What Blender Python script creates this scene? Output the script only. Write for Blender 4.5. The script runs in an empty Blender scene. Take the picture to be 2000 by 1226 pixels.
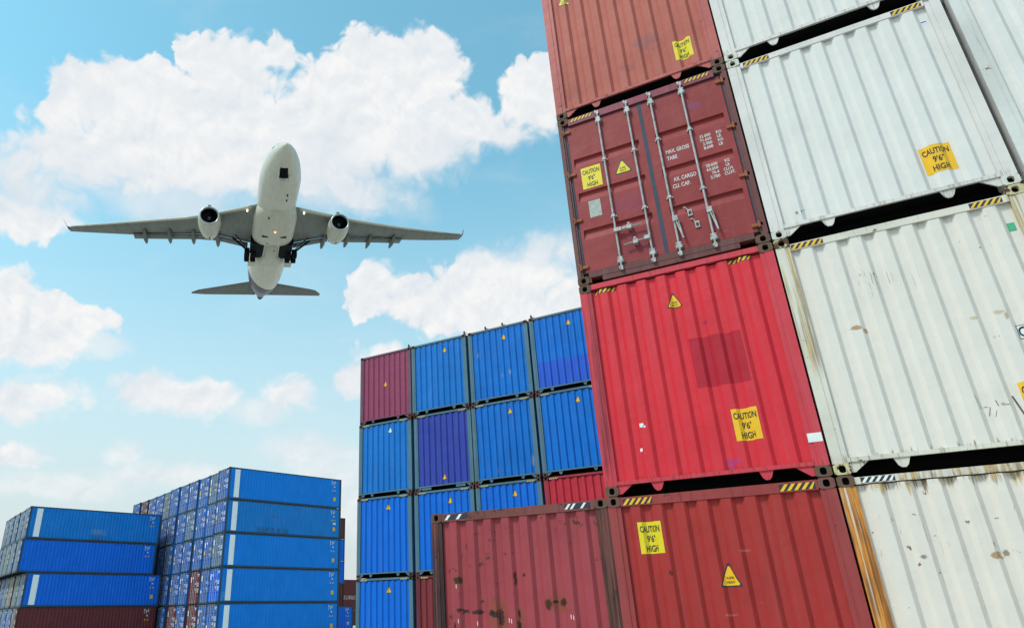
import bpy, bmesh, math, random
from mathutils import Vector, Matrix
random.seed(7)
scene = bpy.context.scene
COL = scene.collection
R = math.radians

# ------------------------------------------------------------------ camera
GZ = 2.906                                   # lifts everything so that the ground is z = 0
cam_data = bpy.data.cameras.new('camera')
cam = bpy.data.objects.new('camera', cam_data); COL.objects.link(cam)
cam_data.sensor_width = 36.0
cam_data.lens = 1310.286 / 2000 * 36
cam_data.shift_x = 0.0995
cam_data.shift_y = 0.0132
cam_data.clip_end = 3000
rotm = Matrix(((0.875024, 0.205189, 0.438441), (0.483747, -0.337044, -0.807707), (-0.017959, 0.918857, -0.394181)))
cam.matrix_world = Matrix.Translation((1.9534, -8.5635, -1.3007 + GZ)) @ rotm.to_4x4()
scene.camera = cam

# ------------------------------------------------------------------ sun, exposure
SUN_DIR = Vector((-0.36, -0.62, 0.97)).normalized()
sd = bpy.data.lights.new('sun', 'SUN'); sd.energy = 2.5; sd.angle = R(11); sd.color = (1.0, 0.945, 0.87)
sun = bpy.data.objects.new('sun', sd); COL.objects.link(sun)
sun.rotation_euler = SUN_DIR.to_track_quat('Z', 'Y').to_euler(); sun.location = (0, 0, 60)
scene.view_settings.view_transform = 'Standard'
scene.view_settings.look = 'None'
scene.view_settings.exposure = 0.07
scene.view_settings.gamma = 1.0

# ------------------------------------------------------------------ node helper
class NT:
    def __init__(s, tree): s.t = tree
    def node(s, kind, **kw):
        n = s.t.nodes.new(kind)
        for k, v in kw.items(): setattr(n, k, v)
        return n
    def put(s, sock, v):
        if isinstance(v, bpy.types.NodeSocket): s.t.links.new(v, sock)
        elif v is not None: sock.default_value = v
    def m(s, op, a, b=None, c=None, clamp=False):
        n = s.node('ShaderNodeMath', operation=op, use_clamp=clamp)
        for i, v in enumerate((a, b, c)): s.put(n.inputs[i], v)
        return n.outputs[0]
    def v(s, op, a, b=None):
        n = s.node('ShaderNodeVectorMath', operation=op)
        s.put(n.inputs[0], a); s.put(n.inputs[1], b)
        return n.outputs['Value'] if op in ('DOT_PRODUCT', 'LENGTH') else n.outputs['Vector']
    def ss(s, x, a, b, lo=0.0, hi=1.0):
        n = s.node('ShaderNodeMapRange', interpolation_type='SMOOTHSTEP')
        s.put(n.inputs['Value'], x); s.put(n.inputs['From Min'], a); s.put(n.inputs['From Max'], b)
        n.inputs['To Min'].default_value = lo; n.inputs['To Max'].default_value = hi
        return n.outputs['Result']
    def noise(s, vec, scale, detail=3, rough=0.5, dist=0.0, out='Fac'):
        n = s.node('ShaderNodeTexNoise'); s.put(n.inputs['Vector'], vec)
        n.inputs['Scale'].default_value = scale; n.inputs['Detail'].default_value = detail
        n.inputs['Roughness'].default_value = rough; n.inputs['Distortion'].default_value = dist
        return n.outputs[out]
    def mix(s, f, a, b):
        n = s.node('ShaderNodeMix', data_type='RGBA', clamp_factor=True)
        s.put(n.inputs[0], f); s.put(n.inputs[6], a); s.put(n.inputs[7], b)
        return n.outputs[2]
    def mixv(s, f, a, b):
        n = s.node('ShaderNodeMix', data_type='VECTOR'); s.put(n.inputs[0], f)
        s.put(n.inputs[4], a); s.put(n.inputs[5], b)
        return n.outputs[1]

def c4(c): return (c[0], c[1], c[2], 1.0)
def srgb(r, g, b):
    f = lambda x: (x / 255) / 12.92 if x <= 10 else ((x / 255 + 0.055) / 1.055) ** 2.4
    return (f(r), f(g), f(b))

# ------------------------------------------------------------------ world: Nishita sky with cumulus
world = bpy.data.worlds.new('World'); scene.world = world; world.use_nodes = True
world.cycles.sampling_method = 'MANUAL'; world.cycles.sample_map_resolution = 256
wt = world.node_tree; wt.nodes.clear(); W_ = NT(wt)
sky = W_.node('ShaderNodeTexSky', sky_type='NISHITA', sun_disc=False)
sky.sun_elevation = math.asin(SUN_DIR.z); sky.sun_rotation = R(215)
sky.air_density = 1.0; sky.dust_density = 0.6; sky.ozone_density = 1.2
tc = W_.node('ShaderNodeTexCoord').outputs['Generated']
D0 = (-0.5784, 0.6202, 0.5299); T1 = (0.7314, 0.682, 0.0); T2 = (0.3614, -0.3876, 0.848)
dd = W_.m('MAXIMUM', W_.v('DOT_PRODUCT', tc, D0), 0.08)
cx = W_.node('ShaderNodeCombineXYZ')
W_.put(cx.inputs[0], W_.m('DIVIDE', W_.v('DOT_PRODUCT', tc, T1), dd))
W_.put(cx.inputs[1], W_.m('DIVIDE', W_.v('DOT_PRODUCT', tc, T2), dd))
pq = cx.outputs[0]
def warp(vec, scale, amp, detail=3):
    n = W_.noise(vec, scale, detail, 0.55, 0, 'Color')
    return W_.v('ADD', vec, W_.v('MULTIPLY', W_.v('SUBTRACT', n, (0.5, 0.5, 0.5)), (amp, amp, 0)))
pqw = warp(warp(pq, 9.0, 0.055, 4), 34.0, 0.017, 4)
BLOBS = [(-0.14,0.045,0.18,0.06,1),(0.06,0.075,0.15,0.065,1),(0.235,0.13,0.10,0.055,1),(0.14,0.05,0.12,0.045,1),(-0.30,0.0,0.10,0.05,1),(-0.056,0.195,0.078,0.047,1),(0.008,0.223,0.028,0.027,1),(-0.107,0.207,0.03,0.03,1),(-0.185,0.141,0.061,0.05,1),(-0.248,0.128,0.047,0.049,1),(-0.14,0.158,0.039,0.033,1),(-0.272,0.114,0.025,0.026,1),(0.171,0.235,0.104,0.06,1),(0.233,0.231,0.054,0.057,1),(0.092,0.208,0.051,0.045,1),(0.141,0.166,0.156,0.085,1),(-0.049,0.103,0.227,0.097,1),(-0.232,0.043,0.121,0.074,1),(-0.312,0.019,0.08,0.067,1),(-0.323,-0.022,0.104,0.047,0.8),(0.28,0.172,0.071,0.044,0.9),(0.389,0.218,0.062,0.063,0.9),(0.401,0.25,0.037,0.044,0.9),(0.33,0.164,0.089,0.033,0.7),(0.209,0.11,0.073,0.055,0.8),(0.063,0.046,0.19,0.043,0.6),(-0.125,0.005,0.135,0.042,0.6),(0.427,-0.033,0.104,0.064,1),(0.357,-0.028,0.059,0.04,1),(0.176,-0.093,0.047,0.045,1),(0.283,-0.107,0.123,0.044,0.9),(0.476,-0.007,0.053,0.048,1),(0.401,-0.097,0.129,0.041,0.8),(-0.32,-0.146,0.044,0.049,1),(-0.281,-0.157,0.038,0.035,0.9),(-0.248,-0.182,0.059,0.04,0.9),(-0.306,-0.201,0.102,0.043,0.9),(-0.207,-0.208,0.053,0.022,0.6),(-0.129,-0.274,0.073,0.03,0.95),(-0.058,-0.27,0.065,0.027,0.9),(0.061,-0.263,0.046,0.032,0.9),(0.017,-0.286,0.052,0.02,0.6),(-0.29,-0.284,0.078,0.026,0.95),(-0.315,-0.304,0.064,0.022,0.8),(0.2,-0.198,0.05,0.036,1),(0.159,-0.229,0.032,0.032,0.8),(0.1,-0.351,0.086,0.029,0.45),(-0.3,-0.376,0.046,0.018,0.8),(-0.166,-0.361,0.028,0.014,0.5),(-0.086,-0.394,0.123,0.021,0.5),(0.135,-0.387,0.072,0.025,0.45),(-0.246,-0.414,0.108,0.017,0.35),(0.181,-0.445,0.049,0.052,0.5)]
hard = soft = None
for (bp, bq, rp, rq, a) in BLOBS + [(0.44, -0.015, 0.07, 0.05, 1), (0.37, -0.06, 0.12, 0.045, 1)]:
    if bq < -0.24: rp, rq = rp * 1.12, rq * 1.3
    d = W_.v('MULTIPLY', W_.v('SUBTRACT', pqw, (bp, bq, 0)), (1 / rp, 1 / rq, 0))
    val = W_.m('SUBTRACT', 1.0, W_.v('LENGTH', d))
    if a >= 0.7: hard = val if hard is None else W_.m('SMOOTH_MAX', hard, val, 0.25)
    else: soft = val if soft is None else W_.m('SMOOTH_MAX', soft, val, 0.3)
n_big = W_.noise(pq, 7.0, 8, 0.62, 0.35)
n_off = W_.noise(W_.v('ADD', pq, (-0.010, 0.022, 0)), 7.0, 8, 0.62, 0.35)
n_fine = W_.noise(pq, 26.0, 9, 0.62, 0.2)
def puffs(vec):          # billows: rounded bulges with sharp creases
    out = None
    for sc, am in ((15.0, .50), (34.0, .27), (74.0, .15)):
        a = W_.m('MULTIPLY', W_.m('ABSOLUTE', W_.m('SUBTRACT', W_.noise(vec, sc, 0, .5), .5)), am * 4)
        out = a if out is None else W_.m('ADD', out, a)
    return out
pf = puffs(pqw); pf2 = puffs(W_.v('ADD', pqw, (-0.006, 0.011, 0)))
F = W_.m('ADD', hard, W_.m('ADD', W_.m('MULTIPLY', W_.m('SUBTRACT', n_fine, 0.5), 0.22), W_.m('MULTIPLY', W_.m('SUBTRACT', pf, 0.30), 0.55)))
Fs = W_.m('ADD', soft, W_.m('MULTIPLY', W_.m('SUBTRACT', n_big, 0.5), 1.6))
sepq = W_.node('ShaderNodeSeparateXYZ'); W_.put(sepq.inputs[0], pq)
tq = W_.m('SUBTRACT', sepq.outputs[1], W_.m('MULTIPLY', W_.m('MAXIMUM', sepq.outputs[0], 0.0), 0.35))
lowq = W_.m('MULTIPLY', W_.ss(tq, 0.085, -0.01), W_.ss(sepq.outputs[1], -0.05, -0.01))
lowedge = W_.m('ADD', W_.ss(n_big, 0.35, 0.65, 0.08, 0.40), W_.m('MULTIPLY', lowq, 0.75)) 
lowedge = W_.m('ADD', lowedge, W_.ss(sepq.outputs[1], -0.12, -0.30, 0.0, 0.5))
a_hard = W_.ss(F, 0.0, lowedge)
a_soft = W_.m('MULTIPLY', W_.ss(Fs, -0.15, 0.75), 0.7)
a_thin = W_.ss(W_.noise(W_.v('MULTIPLY', pq, (1, 2.2, 1)), 3.2, 6, 0.6, 0.5), 0.48, 0.8, 0, 0.22)
alpha = W_.m('MAXIMUM', W_.m('MAXIMUM', a_hard, a_soft), a_thin)
lit = W_.m('ADD', 0.72, W_.m('ADD', W_.m('MULTIPLY', W_.m('SUBTRACT', n_big, n_off), 2.2), W_.m('MULTIPLY', W_.m('SUBTRACT', pf, pf2), 0.6)), clamp=True)
shade_big = W_.ss(W_.noise(W_.v('ADD', pq, (3.1, 1.7, 0)), 5.5, 5, 0.55, 0.3), 0.42, 0.7, 1.0, 0.5)
litness = W_.m('MULTIPLY', W_.m('MULTIPLY', lit, shade_big), W_.m('SUBTRACT', 1.0, W_.m('MULTIPLY', lowq, 0.45)))
zup = W_.node('ShaderNodeSeparateXYZ'); W_.put(zup.inputs[0], tc); zz = zup.outputs[2]
cloud_col = W_.mix(litness, (0.64, 0.72, 0.79, 1), (0.90, 0.895, 0.89, 1))
sky_col = W_.v('MULTIPLY', sky.outputs[0], (0.205, 0.318, 0.247))
horizon = W_.ss(zz, 0.0, 0.66)
sky_mix = W_.mix(horizon, (0.64, 0.68, 0.70, 1), sky_col)
final = W_.mix(alpha, sky_mix, cloud_col)
below = W_.ss(zz, -0.03, 0.0)
final = W_.mix(below, (0.16, 0.165, 0.17, 1), final)
bg = W_.node('ShaderNodeBackground'); W_.put(bg.inputs[0], final); bg.inputs[1].default_value = 1.0
wo = W_.node('ShaderNodeOutputWorld'); wt.links.new(bg.outputs[0], wo.inputs[0])

# ------------------------------------------------------------------ materials
RUST = (0.11, 0.04, 0.016); RUST_D = (0.045, 0.022, 0.014); ORANGE = (0.66, 0.25, 0.03)
MATS = {}
def principled(name):
    m = bpy.data.materials.new(name); m.use_nodes = True
    t = m.node_tree; b = t.nodes['Principled BSDF']
    return m, NT(t), b

def paint(name, base, rust=0.3, streak=0.35, feats=(), rough=0.5, top_rust=0.0, scuff=0.15, mott=0.5, rustcol=RUST, bump=0.6, grime=None, seam=0.45):
    """weathered container paint; feats are marks with a shape of their own, in the container's coordinates"""
    if name in MATS: return MATS[name]
    m, N, b = principled(name); MATS[name] = m
    tco = N.node('ShaderNodeTexCoord').outputs['Object']
    oi = N.node('ShaderNodeObjectInfo')
    rnd = N.m('MULTIPLY', oi.outputs['Random'], 61.0)
    cb = N.node('ShaderNodeCombineXYZ'); N.put(cb.inputs[0], rnd); N.put(cb.inputs[1], rnd); N.put(cb.inputs[2], rnd)
    vec = N.v('ADD', tco, cb.outputs[0])
    n1 = N.noise(vec, 0.9, 4, 0.6)
    st = N.noise(N.v('MULTIPLY', vec, (11, 11, 0.55)), 1.0, 4, 0.6)
    n3 = N.noise(vec, 9.0, 7, 0.68)
    n4 = N.noise(vec, 60.0, 3, 0.6)
    dark = tuple(x * 0.72 for x in base)
    avg = sum(base) / 3
    pale = tuple(min(1, x * 0.8 + 0.2 * (0.25 + avg * 0.6)) for x in base)
    col = N.mix(N.m('MULTIPLY', N.ss(n1, 0.38, 0.68), mott), c4(base), c4(dark))
    col = N.mix(N.m('MULTIPLY', N.ss(st, 0.5, 0.75), streak), col, c4(pale))
    col = N.mix(N.m('MULTIPLY', N.ss(N.noise(N.v('MULTIPLY', vec, (16, 16, 0.4)), 1.0, 5, 0.65), 0.56, 0.78), streak * 0.8), col, c4(grime or tuple(x * 0.55 for x in base)))
    if scuff:
        sc = N.noise(N.v('MULTIPLY', vec, (3.0, 3.0, 26.0)), 1.0, 5, 0.75)
        col = N.mix(N.m('MULTIPLY', N.m('MULTIPLY', N.ss(sc, 0.66, 0.74), N.ss(n1, 0.5, 0.62)), scuff * 3, clamp=True), col, c4(tuple(min(1, x * 0.6 + 0.18) for x in base)))
    if rust:
        th = 0.78 - 0.16 * rust
        rm = N.ss(N.m('ADD', n3, N.m('MULTIPLY', N.m('SUBTRACT', n1, 0.5), 0.35)), th, th + 0.05)
        rc = N.mix(n4, c4(RUST_D), c4(rustcol))
        col = N.mix(rm, col, rc)
    sep = N.node('ShaderNodeSeparateXYZ'); N.put(sep.inputs[0], tco); X, Y, Z = sep.outputs
    if rust and seam:      # rust creeping from the welded seams, with fine runs below it
        fine = N.noise(N.v('MULTIPLY', vec, (38, 38, 1.7)), 1.0, 5, 0.7)
        edge = N.m('MAXIMUM', N.ss(Z, 0.33, 0.165, -0.25, 0.07), N.ss(Z, 2.55, 2.79, -0.25, 0.05))
        rs = N.m('MAXIMUM', N.ss(N.m('ADD', fine, edge), 0.60, 0.68), N.m('MULTIPLY', N.ss(N.m('ADD', fine, N.m('MULTIPLY', N.m('SUBTRACT', n1, .5), .5)), 0.70, 0.76), 0.7))
        col = N.mix(N.m('MULTIPLY', rs, min(.9, seam)), col, N.mix(n4, c4(RUST_D), c4(rustcol)))
    if top_rust:
        stn = N.noise(N.v('MULTIPLY', vec, (22, 22, 1.6)), 1.0, 6, 0.68)
        k = N.m('ADD', stn, N.ss(Z, 2.45, 2.79, -0.26, 0.13))
        col = N.mix(N.m('MULTIPLY', N.ss(k, 0.57, 0.72), top_rust), col, N.mix(N.ss(n3, .4, .6), c4((0.46, 0.27, 0.06)), c4((0.14, 0.07, 0.03))))
    wob = N.m('MULTIPLY', N.m('SUBTRACT', N.noise(tco, 19.0, 7, 0.75), 0.5), 1.0)
    for ft in feats:
        k = ft[0]
        if k == 'box':
            _, x0, x1, z0, z1, fc, amt = ft
            e = 0.012
            f = N.m('MULTIPLY', N.m('MULTIPLY', N.ss(X, x0 - e, x0), N.ss(X, x1 + e, x1)), N.m('MULTIPLY', N.ss(Z, z0 - e, z0), N.ss(Z, z1 + e, z1)))
            col = N.mix(N.m('MULTIPLY', f, amt), col, c4(fc))
        elif k == 'spot':
            _, x0, z0, rx, rz, fc, amt = ft
            q = N.m('SQRT', N.m('ADD', N.m('POWER', N.m('DIVIDE', N.m('SUBTRACT', X, x0), rx), 2.0), N.m('POWER', N.m('DIVIDE', N.m('SUBTRACT', Z, z0), rz), 2.0)))
            f = N.ss(N.m('ADD', q, N.m('MULTIPLY', wob, 3.0)), 1.25, 0.75)
            col = N.mix(N.m('MULTIPLY', f, amt), col, c4(fc))
        elif k == 'ybox':
            _, y0, y1, z0, z1, fc, amt = ft
            f = N.m('MULTIPLY', N.m('MULTIPLY', N.ss(Y, y0 - .02, y0), N.ss(Y, y1 + .02, y1)), N.m('MULTIPLY', N.ss(Z, z0 - .02, z0), N.ss(Z, z1 + .02, z1)))
            nn = N.ss(N.noise(N.v('MULTIPLY', tco, (1, 5, 1.2)), 1.0, 4, 0.7), 0.35, 0.65)
            col = N.mix(N.m('MULTIPLY', N.m('MULTIPLY', f, nn), amt), col, c4(fc))
        elif k == 'streaks':      # rust running down between x0 and x1
            _, x0, x1, z0, z1, fc, lo, amt = ft
            sn = N.noise(N.v('MULTIPLY', tco, (26, 26, 0.55)), 1.0, 5, 0.62)
            f = N.m('MULTIPLY', N.m('MULTIPLY', N.ss(X, x0 - .01, x0), N.ss(X, x1 + .01, x1)), N.m('MULTIPLY', N.ss(Z, z0 - .25, z0 + .1), N.ss(Z, z1 + .02, z1)))
            f = N.m('MULTIPLY', f, N.ss(sn, lo, lo + 0.16))
            cc = N.mix(N.ss(N.noise(N.v('MULTIPLY', tco, (34, 34, 1.5)), 1.0, 5, 0.6), 0.38, 0.62), c4(fc), c4((fc[0] * .35, fc[1] * .3, fc[2] * .5)))
            col = N.mix(N.m('MULTIPLY', f, amt), col, cc)
    N.put(b.inputs['Base Color'], col)
    N.put(b.inputs['Roughness'], N.m('ADD', rough - 0.08, N.m('MULTIPLY', n1, 0.2)))
    b.inputs['Specular IOR Level'].default_value = 0.22
    bp = N.node('ShaderNodeBump'); bp.inputs['Strength'].default_value = bump; bp.inputs['Distance'].default_value = 0.03
    hgt = N.m('ADD', N.noise(vec, 2.2, 3, 0.5), N.m('MULTIPLY', n3, 0.12))
    N.put(bp.inputs['Height'], hgt); N.put(b.inputs['Normal'], bp.outputs[0])
    return m

def plain(name, col, rough=0.5, metal=0.0, var=0.25, scale=6.0, emit=None, spec=0.4):
    if name in MATS: return MATS[name]
    m, N, b = principled(name); MATS[name] = m
    tco = N.node('ShaderNodeTexCoord').outputs['Object']
    n = N.noise(tco, scale, 5, 0.6)
    N.put(b.inputs['Base Color'], N.mix(N.m('MULTIPLY', N.ss(n, 0.35, 0.7), var * 2, clamp=True), c4(col), c4(tuple(x * 0.6 for x in col))))
    b.inputs['Roughness'].default_value = rough; b.inputs['Metallic'].default_value = metal
    b.inputs['Specular IOR Level'].default_value = spec
    if emit:
        b.inputs['Emission Color'].default_value = c4(emit[0]); b.inputs['Emission Strength'].default_value = emit[1]
    return m

# ------------------------------------------------------------------ mesh builder
class MB:
    def __init__(s): s.v = []; s.f = []; s.mi = []
    def add(s, vs, fs, mi=0):
        o = len(s.v); s.v += [tuple(p) for p in vs]; s.f += [tuple(i + o for i in f) for f in fs]; s.mi += [mi] * len(fs)
    def box(s, x0, x1, y0, y1, z0, z1, mi=0):
        s.add([(x0, y0, z0), (x1, y0, z0), (x1, y1, z0), (x0, y1, z0), (x0, y0, z1), (x1, y0, z1), (x1, y1, z1), (x0, y1, z1)],
              [(0, 3, 2, 1), (4, 5, 6, 7), (0, 1, 5, 4), (1, 2, 6, 5), (2, 3, 7, 6), (3, 0, 4, 7)], mi)
    def prism_y(s, pts, y0, y1, mi=0):       # polygon in xz, extruded along y
        n = len(pts); vs = [(x, y0, z) for x, z in pts] + [(x, y1, z) for x, z in pts]
        s.add(vs, [tuple(range(n)), tuple(range(2 * n - 1, n - 1, -1))] + [(i, (i + 1) % n + 0, (i + 1) % n + n, i + n) for i in range(n)], mi)
    def tube(s, p0, p1, r, n=8, r1=None, caps=True, mi=0):
        p0 = Vector(p0); p1 = Vector(p1); r1 = r if r1 is None else r1
        a = (p1 - p0).normalized(); u = a.orthogonal().normalized(); w = a.cross(u)
        vs = []
        for P, rr in ((p0, r), (p1, r1)):
            for i in range(n):
                t = 2 * math.pi * i / n; vs.append(P + (u * math.cos(t) + w * math.sin(t)) * rr)
        fs = [(i, (i + 1) % n, (i + 1) % n + n, i + n) for i in range(n)]
        if caps: fs += [tuple(range(n - 1, -1, -1)), tuple(range(n, 2 * n))]
        s.add(vs, fs, mi)
    def loft(s, rings, close=True, capa=True, capb=True, mi=0):
        n = len(rings[0]); vs = [p for r_ in rings for p in r_]; fs = []
        for j in range(len(rings) - 1):
            for i in range(n if close else n - 1):
                a = j * n + i; b = j * n + (i + 1) % n; fs.append((a, b, b + n, a + n))
        if capa: fs.append(tuple(range(n - 1, -1, -1)))
        if capb: fs.append(tuple(range((len(rings) - 1) * n, len(rings) * n)))
        s.add(vs, fs, mi)
    def mesh(s, name):
        me = bpy.data.meshes.new(name); me.from_pydata(s.v, [], s.f); me.polygons.foreach_set('material_index', s.mi); me.update()
        bm = bmesh.new(); bm.from_mesh(me); bmesh.ops.recalc_face_normals(bm, faces=bm.faces); bm.to_mesh(me); bm.free()
        return me

def link(name, me, mats, parent=None, smooth=False):
    o = bpy.data.objects.new(name, me); COL.objects.link(o)
    if mats is not None:
        for mm in (mats if isinstance(mats, (list, tuple)) else [mats]): me.materials.append(mm)
    if smooth:
        me.polygons.foreach_set('use_smooth', [True] * len(me.polygons)); 
    if parent: o.parent = parent
    return o
def tag(o, label, cat=None, group=None, kind=None):
    if label: o['label'] = label
    if cat: o['category'] = cat
    if group: o['group'] = group
    if kind: o['kind'] = kind
def empty(name, loc, rz=0):
    o = bpy.data.objects.new(name, None); COL.objects.link(o); o.location = loc; o.rotation_euler = (0, 0, rz); o.empty_display_size = 0.5
    return o
SHAPES = {}
def shape(key, fn, mats):
    """shared mesh per (shape, materials)"""
    mats = mats if isinstance(mats, (list, tuple)) else [mats]
    k = (key,) + tuple(m.name for m in mats)
    if k not in SHAPES:
        if key not in SHAPES:
            SHAPES[key] = fn().mesh(str(key if isinstance(key, str) else key[0]))
        me = SHAPES[key].copy()
        for mm in mats: me.materials.append(mm)
        SHAPES[k] = me
    return SHAPES[k]
def part(name, key, fn, mats, parent):
    o = bpy.data.objects.new(name, shape(key, fn, mats)); COL.objects.link(o); o.parent = parent
    return o

# ------------------------------------------------------------------ container geometry
CW, CD, CH = 2.438, 12.192, 2.896
FL0, FP, FWD, FS, DEP = 0.277, 0.2525, 0.100, 0.044, 0.041     # flutes of the blank end
PX0, PX1 = 0.15, 2.288
def front_profile():
    pts = [(PX0, DEP)]
    for k in range(8):
        a = FL0 + FP * k
        pts += [(a - FS, DEP), (a, 0.0), (a + FWD, 0.0), (a + FWD + FS, DEP)]
    pts.append((PX1, DEP)); return pts
FPROF = front_profile(); FY = 0.014
ARC = [0.0]
for (xa, ya), (xb, yb) in zip(FPROF, FPROF[1:]): ARC.append(ARC[-1] + math.hypot(xb - xa, yb - ya))
def arc_of(x):
    for i in range(len(FPROF) - 1):
        if FPROF[i][0] <= x <= FPROF[i + 1][0]:
            return ARC[i] + (x - FPROF[i][0]) / (FPROF[i + 1][0] - FPROF[i][0]) * (ARC[i + 1] - ARC[i])
    return 0 if x < PX0 else ARC[-1]
def pt_of(s):
    if s <= 0: return FPROF[0][0] + s, DEP
    for i in range(len(ARC) - 1):
        if s <= ARC[i + 1]:
            t = (s - ARC[i]) / (ARC[i + 1] - ARC[i])
            return FPROF[i][0] + t * (FPROF[i + 1][0] - FPROF[i][0]), FPROF[i][1] + t * (FPROF[i + 1][1] - FPROF[i][1])
    return FPROF[-1][0] + s - ARC[-1], DEP

def front_panel():
    b = MB(); zs = [0.168, 0.9, 1.7, 2.785]
    for z0, z1 in zip(zs, zs[1:]):
        for (xa, ya), (xb, yb) in zip(FPROF, FPROF[1:]):
            b.add([(xa, ya + FY, z0), (xb, yb + FY, z0), (xb, yb + FY, z1), (xa, ya + FY, z1)], [(0, 1, 2, 3)])
    return b
def rear_panel():
    b = MB()
    for (xa, ya), (xb, yb) in zip(FPROF, FPROF[1:]):
        b.add([(xa, CD - ya - FY, 0.168), (xb, CD - yb - FY, 0.168), (xb, CD - yb - FY, 2.785), (xa, CD - ya - FY, 2.785)], [(3, 2, 1, 0)])
    return b
def side_panel(right):
    b = MB(); P = 0.297; pts = [(0.16, .050)]; y = 0.24
    while y + P < CD - 0.16:
        pts += [(y, .050), (y + .060, 0), (y + .14, 0), (y + .20, .050)]; y += P
    pts.append((CD - 0.16, .050))
    X = lambda d: CW - 0.01 - d if right else 0.01 + d
    for (ya, da), (yb, db) in zip(pts, pts[1:]):
        b.add([(X(da), ya, .15), (X(db), yb, .15), (X(db), yb, 2.81), (X(da), ya, 2.81)], [(0, 1, 2, 3)])
    return b
def teeth(b, rail_h=0.108, style=0, rail_top=2.884):
    for y0, y1 in ((0.006, 0.11), (CD - 0.11, CD - 0.006)):
        b.box(0.164, 2.274, y0, y1 if y0 > 1 else (y1 if rail_top > 2.85 else .04), rail_top - rail_h, rail_top)
        b.box(0.152, 2.286, (0.002 if y0 < 1 else CD - .04), (0.034 if y0 < 1 else CD - .003), 0.126, 0.172)
        ty0, ty1 = (y0 + 0.012, y0 + 0.03) if y0 < 1 else (y1 - 0.03, y1 - 0.012)
        b.prism_y([(0.163, 0.127), (0.163, 0.018), (0.20, 0.018), (0.34, 0.127)], ty0, ty1)
        b.prism_y([(2.275, 0.127), (2.10, 0.127), (2.24, 0.018), (2.275, 0.018)], ty0, ty1)
        if style == 0:
            for c in (0.63, 1.81):
                b.prism_y([(c - .075, 0.127), (c - .045, 0.05), (c - .02, 0.024), (c + .02, 0.024), (c + .045, 0.05), (c + .075, 0.127)], ty0, ty1)
        else:
            for c in (0.52, 1.92):
                b.box(c - .22, c + .16, ty0, ty1, 0.03, 0.127)
def rails(b):
    for X0, X1 in ((0.0, 0.06), (CW - 0.06, CW)):
        b.box(X0 + (.003 if X0 else 0), X1 - (0 if X0 else .003), 0.18, CD - 0.18, 2.805, 2.888)
        b.box(X0, X1, 0.18, CD - 0.18, 0.02, 0.158)
def posts(b, front=True, rear=True):
    if front:
        for s in (0, 1):
            x = lambda v: CW - v if s else v
            a, c = sorted((x(0.003), x(0.105))); b.box(a, c, 0.006, 0.14, 0.118, 2.778)
            a, c = sorted((x(0.106), x(0.158))); b.box(a, c, 0.013, 0.13, 0.118, 2.778)
    if rear:
        for a, c in ((0.003, 0.155), (CW - 0.155, CW - 0.003)): b.box(a, c, CD - 0.14, CD - 0.006, 0.118, 2.778)
def frame_blank(rail_h=0.108, style=0, cast=False, rail_top=2.884):
    def f():
        b = MB(); posts(b); rails(b); teeth(b, rail_h, style, rail_top)
        rear_cast(b)
        if cast: front_cast(b)
        return b
    return f
def rear_cast(b):
    for z in (0, CH - 0.118):
        for x in (0, CW - 0.162): b.box(x, x + 0.162, CD - 0.178, CD, z, z + 0.118)
def front_cast(b):
    for z in (0, CH - 0.118):
        for x in (0, CW - 0.162): b.box(x, x + 0.162, 0, 0.178, z, z + 0.118)
def roof():
    b = MB(); y = 0.30
    while y < CD - 0.2:
        y1 = min(y + 0.23, CD - 0.12); b.box(0.062, CW - 0.062, y, y1, 2.845, 2.872); y += 0.26
    b.box(0.062, CW - 0.062, 0.28, CD - 0.112, 2.83, 2.8448)
    return b
def underbody():
    b = MB(); b.box(0.061, CW - 0.061, 0.036, CD - 0.042, 0.14, 0.167)
    y = .35
    while y < CD - .3: b.box(0.061, CW - 0.061, y, y + .045, 0.03, 0.14); y += .3
    return b
def casting():
    """ISO corner fitting with its oval hole really cut in the front and the outer side"""
    b = MB(); w, d, h = 0.162, 0.178, 0.118; n = 16; hx, hz = 0.033, 0.040
    outer = []; inner = []
    for i in range(n):
        t = 2 * math.pi * (i + 0.5) / n; c, s_ = math.cos(t), math.sin(t)
        k = 1 / max(abs(c), abs(s_)); outer.append((w / 2 + c * k * w / 2, h / 2 + s_ * k * h / 2))
        q = 1 / (abs(c) ** 3.2 + abs(s_) ** 3.2) ** (1 / 3.2)
        inner.append((w / 2 + c * q * hx, h / 2 + s_ * q * hz))
    vs = [(x, 0, z) for x, z in outer] + [(x, 0, z) for x, z in inner] + [(x, 0.045, z) for x, z in inner] + [(x, d, z) for x, z in outer]
    fs = []
    for i in range(n):
        j = (i + 1) % n
        fs += [(i, j, j + n, i + n), (i + n, j + n, j + 2 * n, i + 2 * n), (j, i, i + 3 * n, j + 3 * n)]
    fs.append(tuple(range(3 * n, 4 * n)))
    b.add(vs, fs)
    b.add([(x, 0.045, z) for x, z in inner], [tuple(range(n))], 1)
    return b

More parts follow.
